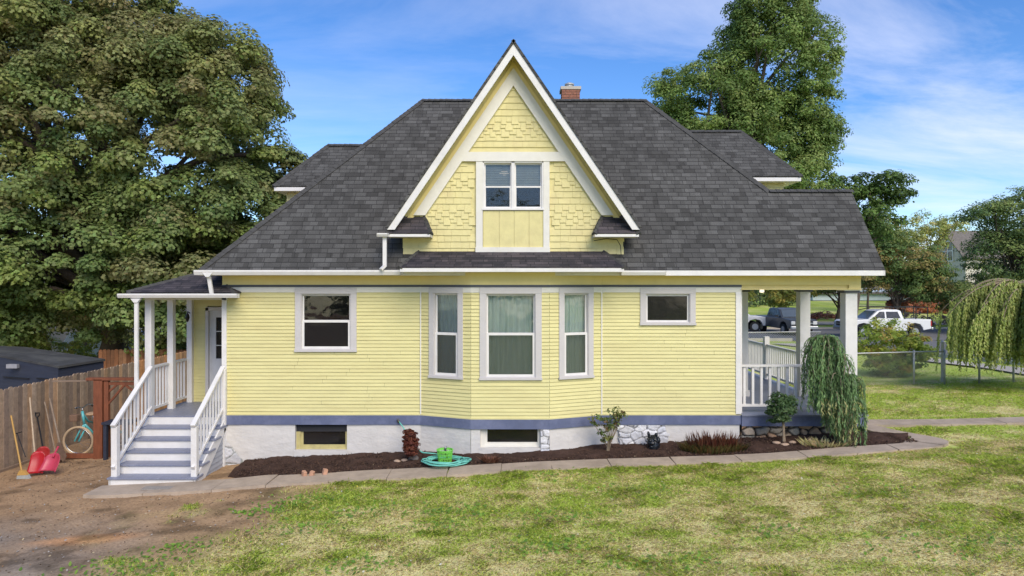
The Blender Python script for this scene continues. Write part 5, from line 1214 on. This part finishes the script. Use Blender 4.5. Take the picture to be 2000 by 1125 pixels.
tag(mb.build('black_bag', mat('glossy_black_plastic', (.012, .014, .018), .22, .3, 20, bump=.9, bscale=14), origin=(q[0], q[1] + .12, qz), smooth=True), 'crumpled shiny black plastic bag against the white stone foundation', 'bag')

# ------------------------------------------------------------ bed plants
def stems(mb, base, tips, r, rn, bow=.08):
    for t in tips:
        b = Vector(base) + Vector((rn.uniform(-.03, .03), rn.uniform(-.02, .02), 0)); t = Vector(t); m_ = b.lerp(t, .5) + Vector((rn.uniform(-bow, bow), rn.uniform(-bow, bow), 0)); mb.tube([b, m_, t], [r, r * .8, r * .4], 5)
q = W(1187, 880, 13.75); t = thing('crape_shrub', q, 'slender upright shrub with bronze green leaves and bare stems right of the bay', 'shrub')
env = [(W(1205, 806, 13.7)) , W(1170, 822, 13.75), W(1192, 830, 13.7), W(1180, 850, 13.7), W(1197, 815, 13.7)]; env = [(e.x, e.y, e.z, r, r * .8, r * .8) for e, r in zip(env, (.17, .17, .16, .14, .14))]
o, Cc = crown('foliage', env, 60, 16, .085, .055, [(.10, .14, .04), (.15, .16, .05), (.16, .11, .05), (.08, .12, .04)], t, q, SH_OVAL, shell=.2)
mb = MB(); rn = random.Random(2); stems(mb, q, [Cc[rn.randrange(60)] for _ in range(12)], .010, rn, .03); mb.build('stem', BARKL, t)
q = W(803, 896, 13.55); t = thing('barberry_shrub', q, 'narrow dark red shrub against the white foundation left of the hose', 'shrub')
env = [(q.x - .0, q.y, q.z + .30, .15, .14, .24), (q.x - .02, q.y, q.z + .48, .14, .12, .10)]
o, Cc = crown('foliage', env, 170, 40, .06, .04, [(.10, .03, .02), (.15, .05, .03), (.07, .022, .018)], t, q, SH_OVAL, shell=.3); mb = MB(); stems(mb, q, [Cc[rn.randrange(100)] for _ in range(10)], .008, rn, .02); mb.build('stem', BARK, t)
# topiary
q = W(1530, 862, 13.75); c = W(1526, 798, 13.75); t = thing('topiary_tree', q, 'small round dark green topiary tree on a thin stem before the porch', 'small tree')
env = [(c.x, c.y, c.z, .27, .25, .25), (c.x - .12, c.y, c.z - .12, .16, .15, .15), (c.x + .14, c.y, c.z + .12, .15, .15, .14), (c.x - .03, c.y, c.z + .22, .13, .12, .12)]; crown('crown', env, 190, 26, .085, .05, [(.045, .085, .03), (.065, .11, .04), (.09, .14, .06)], t, q, SH_OVAL, shell=.45)
mb = MB(); mb.tube([q, q.lerp(c, .4) + Vector((.015, 0, 0)), c], [.022, .018, .015], 7); mb.tube([q + Vector((.03, 0, 0)), q.lerp(c, .5) + Vector((.03, 0, 0)), c + Vector((.05, 0, 0))], [.015, .012, .01], 6); mb.build('trunk', BARKL, t)
def grassy(name, px, py, D, spread, n, h, cols, label, cat, wid=.008, lean=.5, arch=.3, wspread=.6):
    q = W(px, py, D); t = None
    a = rng.uniform(0, 2 * np.pi, n); rr = np.sqrt(rng.random(n)); b = np.stack([q.x + np.cos(a) * rr * spread, q.y + np.sin(a) * rr * spread * .35, np.full(n, q.z)], 1)
    hh = h * rng.uniform(.5, 1.1, n); a2 = a + rng.normal(size=n) * .6; l = lean * hh * rng.uniform(.2, 1.2, n)
    d = np.stack([np.cos(a2) * l, np.sin(a2) * l, hh], 1); sidev = np.stack([np.sin(a2), -np.cos(a2), 0 * a2], 1) * wid
    mid = b + d * .55 + np.array([0, 0, 1]) * (hh * arch * .3)[:, None]
    V = np.stack([b - sidev * .6, b + sidev * .6, mid + sidev, b + d, mid - sidev], 1).reshape(-1, 3)
    o = bulk(name, V, 5, pal(n, cols) * rng.uniform(.75, 1.25, (n, 1)), LEAF, None, q); return tag(o, label, cat)
t = thing('ornamental_grass', W(1390, 880, 13.6), 'wide clump of reddish brown seeded grass over green foliage by the wall corner', 'ornamental grass')
for nm, args in (('seed_stems', (1392, 880, 13.65, .52, 480, .38, [(.16, .05, .035), (.22, .09, .05), (.13, .06, .04)], 'x', 'x', .006, .35)), ('foliage', (1392, 884, 13.6, .60, 1300, .20, [(.16, .14, .05), (.20, .16, .06), (.22, .12, .05), (.12, .13, .04)], 'x', 'x', .009, .9))):
    o = grassy(nm, *args); l = o.location.copy(); o.parent = t; o.location = l - t.location; del o['label']; del o['category']
grassy('hosta_plant', 1615, 877, 13.6, .46, 420, .20, [(.80, .74, .40), (.66, .58, .28), (.45, .50, .20), (.80, .62, .38)], 'low spreading variegated cream and yellow plant under the weeping conifer', 'plant', .014, 1.1)
grassy('withered_plant', 958, 903, 13.25, .13, 190, .12, [(.22, .09, .06), (.30, .16, .10), (.15, .07, .05)], 'small withered reddish plant at the bed edge right of the hose', 'plant', .008, 1.2)
# weeping conifer
q = W(1642, 872, 13.7); top = W(1612, 668, 13.72)
wc = thing('weeping_conifer', q, 'weeping blue green conifer mounding over the porch corner', 'conifer')
Pn = []; Nn = []; Tn = []; Sn = []; Cn = []; rn = random.Random(17); br = MB()
sk_ = [(top, .38, 78), (W(1600, 690, 13.72), .30, 50), (W(1635, 705, 13.7), .36, 60), (W(1655, 745, 13.72), .36, 55), (W(1625, 775, 13.52), .30, 60), (W(1662, 790, 13.55), .30, 55), (W(1635, 740, 13.55), .30, 45), (W(1610, 730, 13.6), .2, 30)]
floor_ = q.z + .22
for c0, rad, ns in sk_:
    for k in range(ns):
        a = rn.uniform(0, 2 * math.pi); R_ = rad * rn.uniform(.45, 1.05); st = c0 + Vector((rn.uniform(-.06, .06), rn.uniform(-.06, .06), rn.uniform(-.04, .06)))
        xr = st.x + R_ * math.cos(a); zb_ = floor_ + rn.uniform(-.08, .5) if rn.random() < .38 else st.z - rn.uniform(.3, 1.1)
        if xr < 6.45: zb_ = max(zb_, q.z + .85 - .8 * max(0, min(1, (xr - 6.1) / .35)) + rn.uniform(-.2, .2))
        if c0 == top: R_ *= 1.05
        zb_ = min(zb_, st.z - .3)
        prev = None; L = 0; pts = []
        nseg = 14
        for j in range(nseg + 1):
            s = j / nseg; out = min(1, (s * 3.2)) ; out = math.sin(out * math.pi / 2)
            drop = max(0, s - .10) / .90; z = st.z + .10 * math.sin(min(1, s * 4) * math.pi) - (st.z - zb_) * drop ** 1.15
            pts.append(Vector((st.x + R_ * out * math.cos(a) + .02 * math.sin(j * .9 + k), st.y + R_ * out * math.sin(a) * .75 + .02 * math.cos(j * .7 + k), z)))
        if k % 3 == 0: br.tube(pts, [.009 * (1 - .8 * j / nseg) for j in range(nseg + 1)], 4)
        light = rn.random()
        for j in range(nseg):
            d = pts[j + 1] - pts[j]; m_ = max(2, int(d.length / .016))
            for e in range(m_):
                p = pts[j] + d * (e / m_); sd_ = Vector((rn.uniform(-1, 1), rn.uniform(-1, 1), rn.uniform(-.3, .3))); T_ = (d.normalized() * 1.1 + sd_ * .65)
                Pn.append(p + sd_ * .02); Tn.append(T_); Nn.append(sd_ + Vector((0, -.4, .4))); Sn.append(rn.uniform(.055, .11))
                tipf = j / nseg; f = (.55 + .9 * light) * rn.uniform(.7, 1.3)
                cc = (.12, .21, .075) if rn.random() < .6 else (.17, .26, .10)
                if light > .82 and pts[j].z < q.z + 1.0: cc = (.34, .33, .14)
                Cn.append([v * f for v in cc])
V = leaf_verts(np.array(Pn), np.array(Nn), np.array(Sn), SH_LONG * np.array([.85, 1]), np.array(Tn), .02)
bulk('needle_strands', V, 4, np.array(Cn), NEEDLE, wc, q); br.build('branch', BARKL, wc)
mb = MB(); mb.tube([q - Vector((0, 0, .1)), q + Vector((-.02, 0, .6)), top], [.07, .055, .03], 8); mb.build('trunk', BARK, wc)

# ------------------------------------------------------------ chain-link fences
def chainlink(name, a, b, h, label, posts, cell=.075, wire=.003):
    A = Vector((a[0], a[1], 0)); B = Vector((b[0], b[1], 0)); L = (B - A).length; d = (B - A) / L
    zg = lambda s: float(g(*(A + d * s).xy)); t = thing(name, (a[0], a[1], zg(0)), label, 'fence'); mb = MB()
    n = int((L + h) / cell)
    for k in range(n):
        for sgn in (1, -1):
            s0 = k * cell - (h if sgn > 0 else 0); s1 = s0 + h * 1.0
            lo, hi = max(0, s0), min(L, s1)
            if hi - lo < .02: continue
            f0, f1 = (lo - s0) / h, (hi - s0) / h
            if sgn < 0: f0, f1 = 1 - f0, 1 - f1
            p = A + d * lo; q = A + d * hi; mb.tube([p + Vector((0, 0, zg(lo) + .03 + f0 * h * .96)), q + Vector((0, 0, zg(hi) + .03 + f1 * h * .96))], wire, 3, cap=False)
    mb.build('mesh', STEEL, t)
    mb = MB(); mb.tube([A + d * s + Vector((0, 0, zg(s) + h)) for s in np.linspace(0, L, 8)], .021, 8); mb.build('top_rail', STEEL, t, smooth=True)
    for s in posts:
        p = A + d * s; mb = MB(); mb.tube([p + Vector((0, 0, zg(s) - .05)), p + Vector((0, 0, zg(s) + h + .05))], .03, 8); mb.build('fence_post', STEEL, t, smooth=True)
    return t
DF = 20.6
chainlink('chain_link_fence', (8.6, DF), (13.05, DF), 1.0, 'grey chain link fence across the lawn in front of the round bush', [0, 3.53, 4.45])
chainlink('chain_link_fence', (14.1, DF), (17.0, DF + .5), 1.0, 'chain link fence section behind the weeping tree at right', [0, 1.2, 2.9])
chainlink('chain_link_fence', (7.0, 33.6), (15.2, 33.6), 1.0, 'far chain link fence seen through the porch railing', [2.7, 4.6, 7.2], .12, .006)
gp = W(1841, 668, 21); mb = MB(); mb.tube([(gp.x, 21, .9), (gp.x, 21, gp.z)], .05, 8); mb.lathe([(.06, 0), (.04, .04), (0, .06)], (gp.x, 21, gp.z), 10); tag(mb.build('gate_post', STEEL, origin=(gp.x, 21, .95)), 'thick steel gate post taller than the chain link fence', 'post')

# ------------------------------------------------------------ vehicles
PW = mat('white_car_paint', (.70, .70, .70), .3, .02, spec=.6); PD = mat('dark_grey_car_paint', (.05, .055, .06), .28, .05, spec=.6); TYRE = mat('tyre_rubber', (.02, .02, .02), .8); CHROME = mat('car_chrome', (.45, .46, .48), .3, metal=.8); RIMM = mat('alloy_rim', (.4, .4, .42), .35, metal=.7); LAMP = mat('clear_lamp', (.65, .65, .62), .2); TAILM = mat('red_tail_lamp', (.4, .02, .02), .3)
def pickup(name, loc, ang, paint, label, rack=False, cap=False, cat='pickup truck'):
    t = thing(name, loc, label, cat); M = Matrix.Translation(loc) @ Matrix.Rotation(ang, 4, 'Z')
    # x forward, length 5.7, width 2.0
    hw = .98
    def sec(mb, prof, y0, y1): mb.prism(prof, 'y', y0, y1)
    mb = MB(M)
    low = [(-2.85, .55), (-2.3, .45), (-2.28, .62), (-2.1, .86), (-1.75, .95), (-1.4, .86), (-1.22, .62), (-1.2, .42), (1.2, .42), (1.22, .62), (1.4, .86), (1.75, .95), (2.1, .86), (2.28, .62), (2.3, .45), (2.78, .5), (2.86, .75), (2.84, 1.02), (2.7, 1.12), (1.45, 1.2), (-2.85, 1.2)]
    sec(mb, low, -hw, hw); b = mb.build('body', paint, t, bevel=.04)
    mb = MB(M)
    if cap: roofp = [(-2.8, 1.2), (1.45, 1.18), (.75, 1.78), (.3, 1.86), (-2.7, 1.86)]
    else: roofp = [(-1.0, 1.2), (1.45, 1.18), (.72, 1.78), (.3, 1.86), (-.6, 1.86), (-.85, 1.78)]
    n0 = [(x, z) for x, z in roofp]
    A = [mb.p((x, -hw + (.02 if z < 1.3 else .16), z)) for x, z in n0]; B = [mb.p((x, hw - (.02 if z < 1.3 else .16), z)) for x, z in n0]
    mb.f.append(A[::-1]); mb.f.append(B)
    for k in range(len(A)): mb.f.append([A[k], A[(k + 1) % len(A)], B[(k + 1) % len(A)], B[k]])
    mb.build('cab', paint, t, bevel=.04)
    for s in (-1, 1):
        for (x0, x1, x2, x3) in ((.28, 1.12, .62, .28), (-.78, .18, .18, -.62)) + (((-2.5, -1.0, -1.0, -2.5),) if cap else ()):
            mb = MB(M); pts = [(x0, s * (hw - .035), 1.27), (x1, s * (hw - .035), 1.27), (x2, s * (hw - .135), 1.72), (x3, s * (hw - .135), 1.72)]
            mb.poly(pts if s < 0 else pts[::-1]); mb.build('side_window', DGLASS, t)
    mb = MB(M); mb.poly([(1.40, -.82, 1.25), (1.40, .82, 1.25), (.80, .70, 1.76), (.80, -.70, 1.76)]); mb.build('windscreen', mat('windscreen_glass', (.10, .12, .13), .08, spec=1), t)
    mb = MB(M); mb.box(2.80, 2.95, -hw, hw, .46, .66); mb.build('bumper', CHROME, t, bevel=.03); mb = MB(M); mb.box(-3.0, -2.86, -hw, hw, .5, .66); mb.build('bumper', CHROME, t, bevel=.03)
    mb = MB(M); mb.box(2.83, 2.885, -.62, .62, .72, 1.02); mb.build('grille', BLKP, t)
    mb = MB(M); mb.box(2.88, 2.90, -.62, .62, .84, .90); mb.build('grille_bar', CHROME, t)
    for s in (-1, 1):
        mb = MB(M); mb.box(2.70, 2.88, s * .64, s * .94, .78, 1.0); mb.build('headlight', LAMP, t, bevel=.02)
        mb = MB(M); mb.box(-2.88, -2.8, s * .84, s * .99, .75, 1.1); mb.build('tail_light', TAILM, t)
        mb = MB(M); mb.box(.95, 1.12, s * 1.0, s * 1.2, 1.22, 1.38); mb.build('mirror', BLKP, t)
        for x in (-1.75, 1.75):
            mb = MB(M); mb.tube([(x, s * .74, .38), (x, s * 1.0, .38)], .38, 22); w = mb.build('wheel', TYRE, t); mb = MB(M); mb.tube([(x, s * .98, .38), (x, s * 1.012, .38)], .23, 14); mb.build('rim', RIMM, w)
    if rack:
        mb = MB(M)
        for s in (-.8, .8):
            mb.bar((-2.7, s, 2.02), (1.2, s, 2.02), .05, .05); mb.bar((1.2, s, 2.02), (2.6, s, 1.72), .05, .05)
            for x in (-2.7, -1.9, -1.15): mb.bar((x, s, 1.2), (x, s, 2.02), .05, .05)
            mb.bar((2.3, s, 1.12), (2.3, s, 1.78), .05, .05); mb.bar((-2.7, s, 1.6), (-1.1, s, 1.6), .04, .04)
        for x in (-2.7, -1.15, .4, 2.5): mb.bar((x, -.8, 2.02 if x < 2 else 1.74), (x, .8, 2.02 if x < 2 else 1.74), .05, .05)
        mb.build('ladder_rack', BLKP, t)
    return t
cx = (1722 - 1000) * 47.5 / K; pickup('pickup_truck', (cx, 47.5, float(g(cx, 47.5)) + .05), math.pi, PW, 'white pickup truck with black ladder rack on the street at right', rack=True)
cx = (1533 - 1000) * 50.5 / K; pickup('pickup_truck', (cx, 50.5, float(g(cx, 50.5)) + .05), R(-86), PD, 'dark grey pickup truck parked facing the porch, seen between its columns')
cx = (1425 - 1000) * 53 / K; pickup('pickup_truck', (cx, 53, float(g(cx, 53)) + .05), R(-12), PW, 'white van-bodied truck parked left of the dark pickup', cap=True)

# ------------------------------------------------------------ far houses right
gh = sidinghouse('neighbour_house', 47.7, 60, 71.8, 78, 1.4, 6.9, 9.75, GREYS, GR, 'grey gabled house on the slope half hidden by trees at far right', 'x')
mb = MB()
for (ya, yb) in ((73.7, 73.85), (74.55, 74.7), (75.4, 75.55)): mb.box(47.62, 47.72, ya, yb, 6.5, 8.7)
for za in (6.45, 7.55, 8.6): mb.box(47.63, 47.72, 73.7, 75.55, za, za + .13)
gw_ = mb.build('window', WHT, gh); mb = MB(); mb.box(47.66, 47.70, 73.8, 75.5, 6.5, 8.7); mb.build('pane', DGLASS, gw_)
sidinghouse('neighbour_house', 37, 50, 84, 92, 2.0, 3.1, 4.3, PBLUE, GR, 'low pale blue house beyond the trees behind the white pickup', 'x')

# ------------------------------------------------------------ trees and bushes
MAPLE = [(.14, .185, .06), (.155, .20, .065), (.12, .17, .055), (.17, .175, .07), (.175, .22, .06)]
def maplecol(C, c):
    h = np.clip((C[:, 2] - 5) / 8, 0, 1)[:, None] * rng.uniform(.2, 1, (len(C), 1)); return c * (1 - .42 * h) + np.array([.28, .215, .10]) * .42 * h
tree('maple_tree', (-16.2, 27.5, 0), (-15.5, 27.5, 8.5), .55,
     [(-17.5, 27.5, 9.5, 6.3, 5.6, 6.4), (-12.6, 27.0, 8.8, 3.7, 4.2, 5.0), (-21, 27, 8.5, 6, 5, 6.5), (-17, 26, 4.9, 6.2, 4.6, 3.0), (-12.2, 25.6, 4.3, 3.3, 3.2, 2.7), (-15.0, 27.5, 13.2, 3.2, 3.4, 2.3), (-11.0, 27, 6.9, 2.4, 2.8, 2.0), (-9.4, 27.5, 8.3, 1.2, 1.4, 1.2), (-11.9, 27.5, 12.3, 2.5, 2.8, 2.3), (-21, 26, 13.5, 5, 4, 3.5)],
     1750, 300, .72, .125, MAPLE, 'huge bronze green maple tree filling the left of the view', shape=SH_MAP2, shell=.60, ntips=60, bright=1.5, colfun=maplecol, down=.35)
GREEN = [(.13, .19, .05), (.16, .22, .06), (.10, .15, .04), (.19, .24, .075)]
tree('tall_green_tree', (11.0, 38, .4), (13.2, 38, 15), .42,
     [(14.6, 38, 16.0, 3.2, 3, 4.4), (10.6, 38, 14.2, 2.9, 2.8, 2.6), (13.6, 38, 11.5, 3.4, 3.3, 4.2), (16.2, 38, 9.6, 1.9, 2, 2.8), (14.3, 38, 18.8, 2.7, 2.2, 2.1), (9.4, 38, 12.2, 1.3, 1.5, 2.2), (17.0, 38, 12.5, 1.2, 1.3, 1.2)],
     900, 190, .72, .15, GREEN, 'tall bright green tree rising behind the roof at right', bright=1.55, shell=.45, ntips=36)
tree('leafy_tree', (20.0, 40, .4), (20.4, 40, 7.5), .18,
     [(20.6, 40, 8.4, 2.0, 2, 2.1), (22.1, 40, 9.7, 1.4, 1.4, 1.0), (19.6, 40, 7.0, 1.2, 1.5, 1.5), (19.5, 40, 9.5, 1.0, 1, .9)], 150, 80, .6, .20, [(.07, .12, .03), (.10, .155, .04), (.055, .09, .025)], 'small dark green tree just right of the porch roof', shell=.3, ntips=18)
SUM = [(.085, .13, .042), (.12, .15, .045), (.065, .10, .035), (.17, .14, .05)]
tree('sumac_tree', (28.9, 51, .4), (28.6, 51, 4.5), .16, [(28.8, 51, 6.0, 3.0, 3, 1.7), (27.3, 51, 7.6, 1.9, 2, 1.5), (31.0, 51, 4.6, 1.6, 2, 1.3), (26.6, 51, 5.0, 2.0, 2, 1.6), (33.4, 52, 3.2, 2.6, 2.4, 1.1), (30.0, 51, 4.0, 1.6, 1.6, 1.0), (27.2, 51, 8.8, 1.0, 1, .9)], 470, 75, .75, .24, SUM, 'spreading green tree with orange tinged top behind the white pickup', bright=2.0, shape=SH_LONG * np.array([1.6, 1]), shell=.35, flat=.4, ntips=22)
tree('multi_stem_tree', (28.1, 59, .7), (28.4, 59, 3.6), .17, [(28.6, 59, 4.6, 3.0, 2.5, 1.3), (26.2, 59, 4.3, 2.2, 2, 1.2), (29.4, 59, 5.5, 2, 2, 1)], 200, 70, .7, .26, [(.07, .10, .04), (.10, .125, .045), (.055, .08, .03)], 'low tree with forked trunk seen between the two porch columns', shape=SH_LONG * np.array([1.6, 1]), shell=.3, flat=.4, ntips=10)
tree('thin_yellow_tree', (42.5, 69, 1.3), (42.3, 69, 8), .14, [(41.5, 69, 9.0, 2.8, 2.5, 2.2), (44.2, 69, 10.0, 1.6, 2, 1.0), (38.5, 69, 8.2, 2.4, 2, 1.6)], 200, 42, .7, .22, [(.28, .30, .09), (.20, .24, .07), (.33, .32, .12)], 'sparse yellow green tree against the sky left of the far grey house', shell=.1, ntips=30, bark=BARKL)
tree('locust_tree', (37.5, 50, .5), (36.5, 50, 6), .24, [(36.6, 50, 5.9, 3.0, 3, 2.4), (37.8, 50, 8.6, 3.2, 3, 2.2), (34.5, 50, 9.3, 1.4, 1.6, .8), (39, 50, 6.2, 3.6, 3, 3.3), (34.2, 49, 3.3, 3.0, 2.6, .9), (38.5, 50, 9.8, 2.4, 2, 1.6)], 620, 80, .85, .24, [(.07, .11, .040), (.10, .135, .045), (.055, .085, .035), (.13, .16, .05)], 'broad feathery dark green tree at the right edge of the view', bright=2.1, shape=SH_LONG * np.array([1.6, 1]), shell=.45, flat=.42, ntips=26)
tree('yellowing_tree', (24.3, 57, .5), (24.3, 57, 4), .14, [(22.5, 57, 3.6, 1.6, 1.5, 1.4), (19.5, 60, 3.3, 1.6, 1.6, 1.3), (24.3, 58, 4.0, 1.6, 1.5, 1.5)], 110, 60, .6, .25, [(.22, .22, .05), (.16, .18, .045), (.28, .24, .06)], 'yellow green small tree behind the dark pickup', shell=.3, ntips=8)
tree('golden_tree', (33.4, 64, 1), (33.4, 64, 6.5), .12, [(33.0, 64, 7.6, 1.3, 1.2, 2.1), (34.2, 64, 5.8, 1.6, 1.5, 1.7)], 70, 60, .6, .24, [(.36, .27, .07), (.28, .26, .07), (.34, .20, .08)], 'golden autumn tree peeking out beside the porch roof edge', shell=.2, ntips=10)
# bushes
def bush(name, base, env, nc, per, cr_, ls, cols, label, cat='bush', nst=12, shell=.4, **kw):
    t = thing(name, base, label, cat); o, C_ = crown('foliage', env, nc, per, cr_, ls, cols, t, base, SH_OVAL, shell=shell, **kw); mb = MB(); rn = random.Random(3); stems(mb, base, [C_[rn.randrange(len(C_))] for _ in range(nst)], .02, rn, .1); mb.build('stem', BARK, t); return t
b0 = (12.55, 22.6, .97)
bush('rounded_bush', b0, [(12.5, 22.6, 2.05, 1.12, .95, .78), (12.5, 22.6, 1.4, .8, .7, .5), (13.25, 22.6, 1.85, .62, .6, .6)], 210, 60, .22, .085, [(.25, .27, .05), (.19, .24, .045), (.28, .22, .06), (.15, .20, .04)], 'large round yellow green and orange bush behind the chain link fence', bright=1.9, nst=20)
bush('rust_bush', (46.8 * .87, 66, 1.2), [(40.6, 66, 1.9, 3.4, 2, 1.45), (38.0, 66, 1.4, 2, 1.6, 1.0)], 130, 60, .5, .2, [(.36, .14, .07), (.42, .18, .10), (.28, .11, .06)], 'rusty orange bush on the bank behind the white pickup')
bush('brush_pile', (29.6, 62, .8), [(29.0, 62, .9, 2.6, 1.2, .55), (26.8, 61, .7, 1.6, 1, .5)], 70, 50, .4, .22, [(.38, .17, .11), (.32, .16, .10), (.45, .25, .17)], 'low pile of reddish brush beyond the road between the columns', 'brush pile')
bush('orange_shrub', (30.0, 53, .4), [(30.0, 53, 2.7, .8, .8, .9)], 36, 50, .3, .16, [(.34, .13, .06), (.28, .12, .06)], 'small rust orange shrub round the trunk behind the white pickup', 'shrub')
bush('heather_bank', (44, 57, .6), [(33.0, 56.4, .8, 2.2, .7, .9), (36.2, 56.8, .8, 2.6, 1.2, .8), (42, 57.6, .7, 5.0, 1.4, .8)], 110, 50, .4, .16, [(.17, .11, .10), (.22, .15, .13), (.12, .09, .07)], 'purplish brown low shrubbery right of the white pickup', 'shrub')
bush('forsythia_bush', (-18.5, 28.8, 0), [(-17.8, 29.5, 1.0, 2.4, 1.2, 1.0), (-20.5, 30, .9, 1.6, 1.2, .9)], 130, 60, .35, .12, [(.30, .30, .06), (.22, .25, .05), (.36, .33, .09)], 'yellow green bush behind the dark shed at left')
# far-off woods
def wood(name, spans, label=None):
    env = [(x, y, z, rx, 3.5, rz) for x, y, z, rx, rz in spans]
    o, C = crown(name, env, 36 * len(env), 60, 1.5, .50, [(.075, .11, .045), (.10, .135, .05), (.125, .135, .055), (.065, .09, .04)], None, (0, 0, 0), SH_OVAL, shell=.5); tag(o, kind='stuff'); return o
rn = random.Random(77)
wood('distant_trees', [(x, 92 + rn.uniform(-5, 8), 4.2 + rn.uniform(-.5, 1.0), 6, 3.4 + rn.uniform(0, .8)) for x in range(24, 96, 7)] + [(17, 72, 3.6, 5, 3.2), (23, 74, 3.4, 4, 3.0), (31, 76, 3.6, 4, 3.2)])
wood('distant_trees', [(x, 66 + rn.uniform(-5, 8), 3.4 + rn.uniform(-.5, 1.0), 6, 3.6 + rn.uniform(0, 1.6)) for x in range(-72, 20, 8)])
# weeping tree at the right edge
q = (14.9, 19.2, .97); wt = thing('weeping_tree', q, 'weeping tree with arching bare branches and hanging green strands at right edge', 'tree')
br = MB(); Pn = []; Nn = []; Tn = []; Cn = []; Sn = []; rn = random.Random(31)
br.tube([(14.9, 19.2, .9), (14.8, 19.2, 2.3), (14.55, 19.2, 3.6), (14.4, 19.2, 4.0)], [.13, .11, .08, .05], 8)
arch = []
for k in range(52):
    a = rn.uniform(0, 2 * math.pi) if k > 9 else math.pi + rn.uniform(-.5, .5); Lr = rn.uniform(.9, 2.15) if k > 9 else rn.uniform(1.4, 2.35); z0 = rn.uniform(3.5, 4.0); pts = []
    for j in range(12):
        s = j / 11; pts.append(Vector((14.45 + Lr * s * math.cos(a), 19.2 + Lr * s * math.sin(a) * .7, z0 + .38 * math.sin(s * math.pi * .62) - 1.05 * s ** 2.4)))
    br.tube(pts, [.030 * (1 - .75 * j / 11) for j in range(12)], 5)
    arch.append(pts)
    for j in range(1, 12):
        for rep_ in range(4):
            p = pts[j].lerp(pts[j - 1], rn.random()) + Vector((rn.uniform(-.05, .05), rn.uniform(-.08, .08), 0)); L = rn.uniform(.4, 1.7) if rn.random() < .8 else rn.uniform(1.6, 2.3); L = min(L, p.z - 1.45 - .7 * rn.random()); 
            if L < .2: continue
            n_ = int(L / .022); dxx = rn.uniform(-.08, .08) + .10 * math.cos(a); dyy = rn.uniform(-.08, .08); f = rn.uniform(.75, 1.3)
            for e in range(n_):
                t_ = e / n_; pp = p + Vector((dxx * math.sin(t_ * 1.5), dyy * math.sin(t_ * 1.5), -L * t_)); sd_ = Vector((rn.uniform(-1, 1), rn.uniform(-1, 1), 0))
                Pn.append(pp + sd_ * .03); Tn.append(Vector((0, 0, -1)) + sd_ * .55); Nn.append(sd_ + Vector((0, -.5, .4))); Sn.append(rn.uniform(.06, .11)); cc = rn.choice([(.38, .44, .12), (.32, .39, .10), (.48, .50, .17), (.25, .31, .09)]); Cn.append([v * f for v in cc])
bulk('hanging_leaves', leaf_verts(np.array(Pn), np.array(Nn), np.array(Sn), SH_LONG * np.array([1.9, 1]), np.array(Tn), .05), 4, np.array(Cn), LEAF, wt, q); br.build('branch', BARKL, wt, smooth=True)

wood('distant_trees', [(x, -36 + rn.uniform(-4, 4), 6.5 + rn.uniform(-1.5, 1.5), 6, 6.4 + rn.uniform(0, 2)) for x in range(-40, 44, 7)])  # unseen trees behind the camera, added so window panes reflect dark foliage
# small yellow fallen leaves and clover heads scattered on the lawn
n = 260; x = rng.uniform(-4, 12, n); y = rng.uniform(8.2, 12.6, n); P = np.stack([x, y, g(x, y) + .035], 1)
tag(bulk('fallen_leaves', leaf_verts(P, rng.normal(size=(n, 3)) * .4 + np.array([0, -.2, 1]), rng.uniform(.02, .05, n), SH_OVAL), 6, pal(n, [(.65, .55, .10), (.75, .74, .68), (.42, .20, .08), (.30, .17, .09)], [.35, .25, .2, .2]), LEAF), kind='stuff')

q0 = (gw[0] + .03, gw[1] - .03)
mb = MB(); 
for k in range(14): mb.box(q0[0], q0[1], YG + .09, YG + .10, Z(364, YG) + k * .036, Z(364, YG) + k * .036 + .030)
tag(mb.build('added_blind', mat('grey_green_blind', (.42, .47, .44), .8), origin=((q0[0] + q0[1]) / 2, YG + .1, Z(364, YG))), 'added pale grey green blind that pales the upper gable window panes', 'blind')  # blind added to make the upper panes look paler
mb = MB(); mb.tube([W(1160, 470, 14.1), W(1185, 466, 14.1), W(1205, 468, 14.1), W(1212, 480, 14.1), W(1213, 498, 14.05), W(1219, 506, 13.9)], .008, 5); mb.build('cable', BLKP, house)
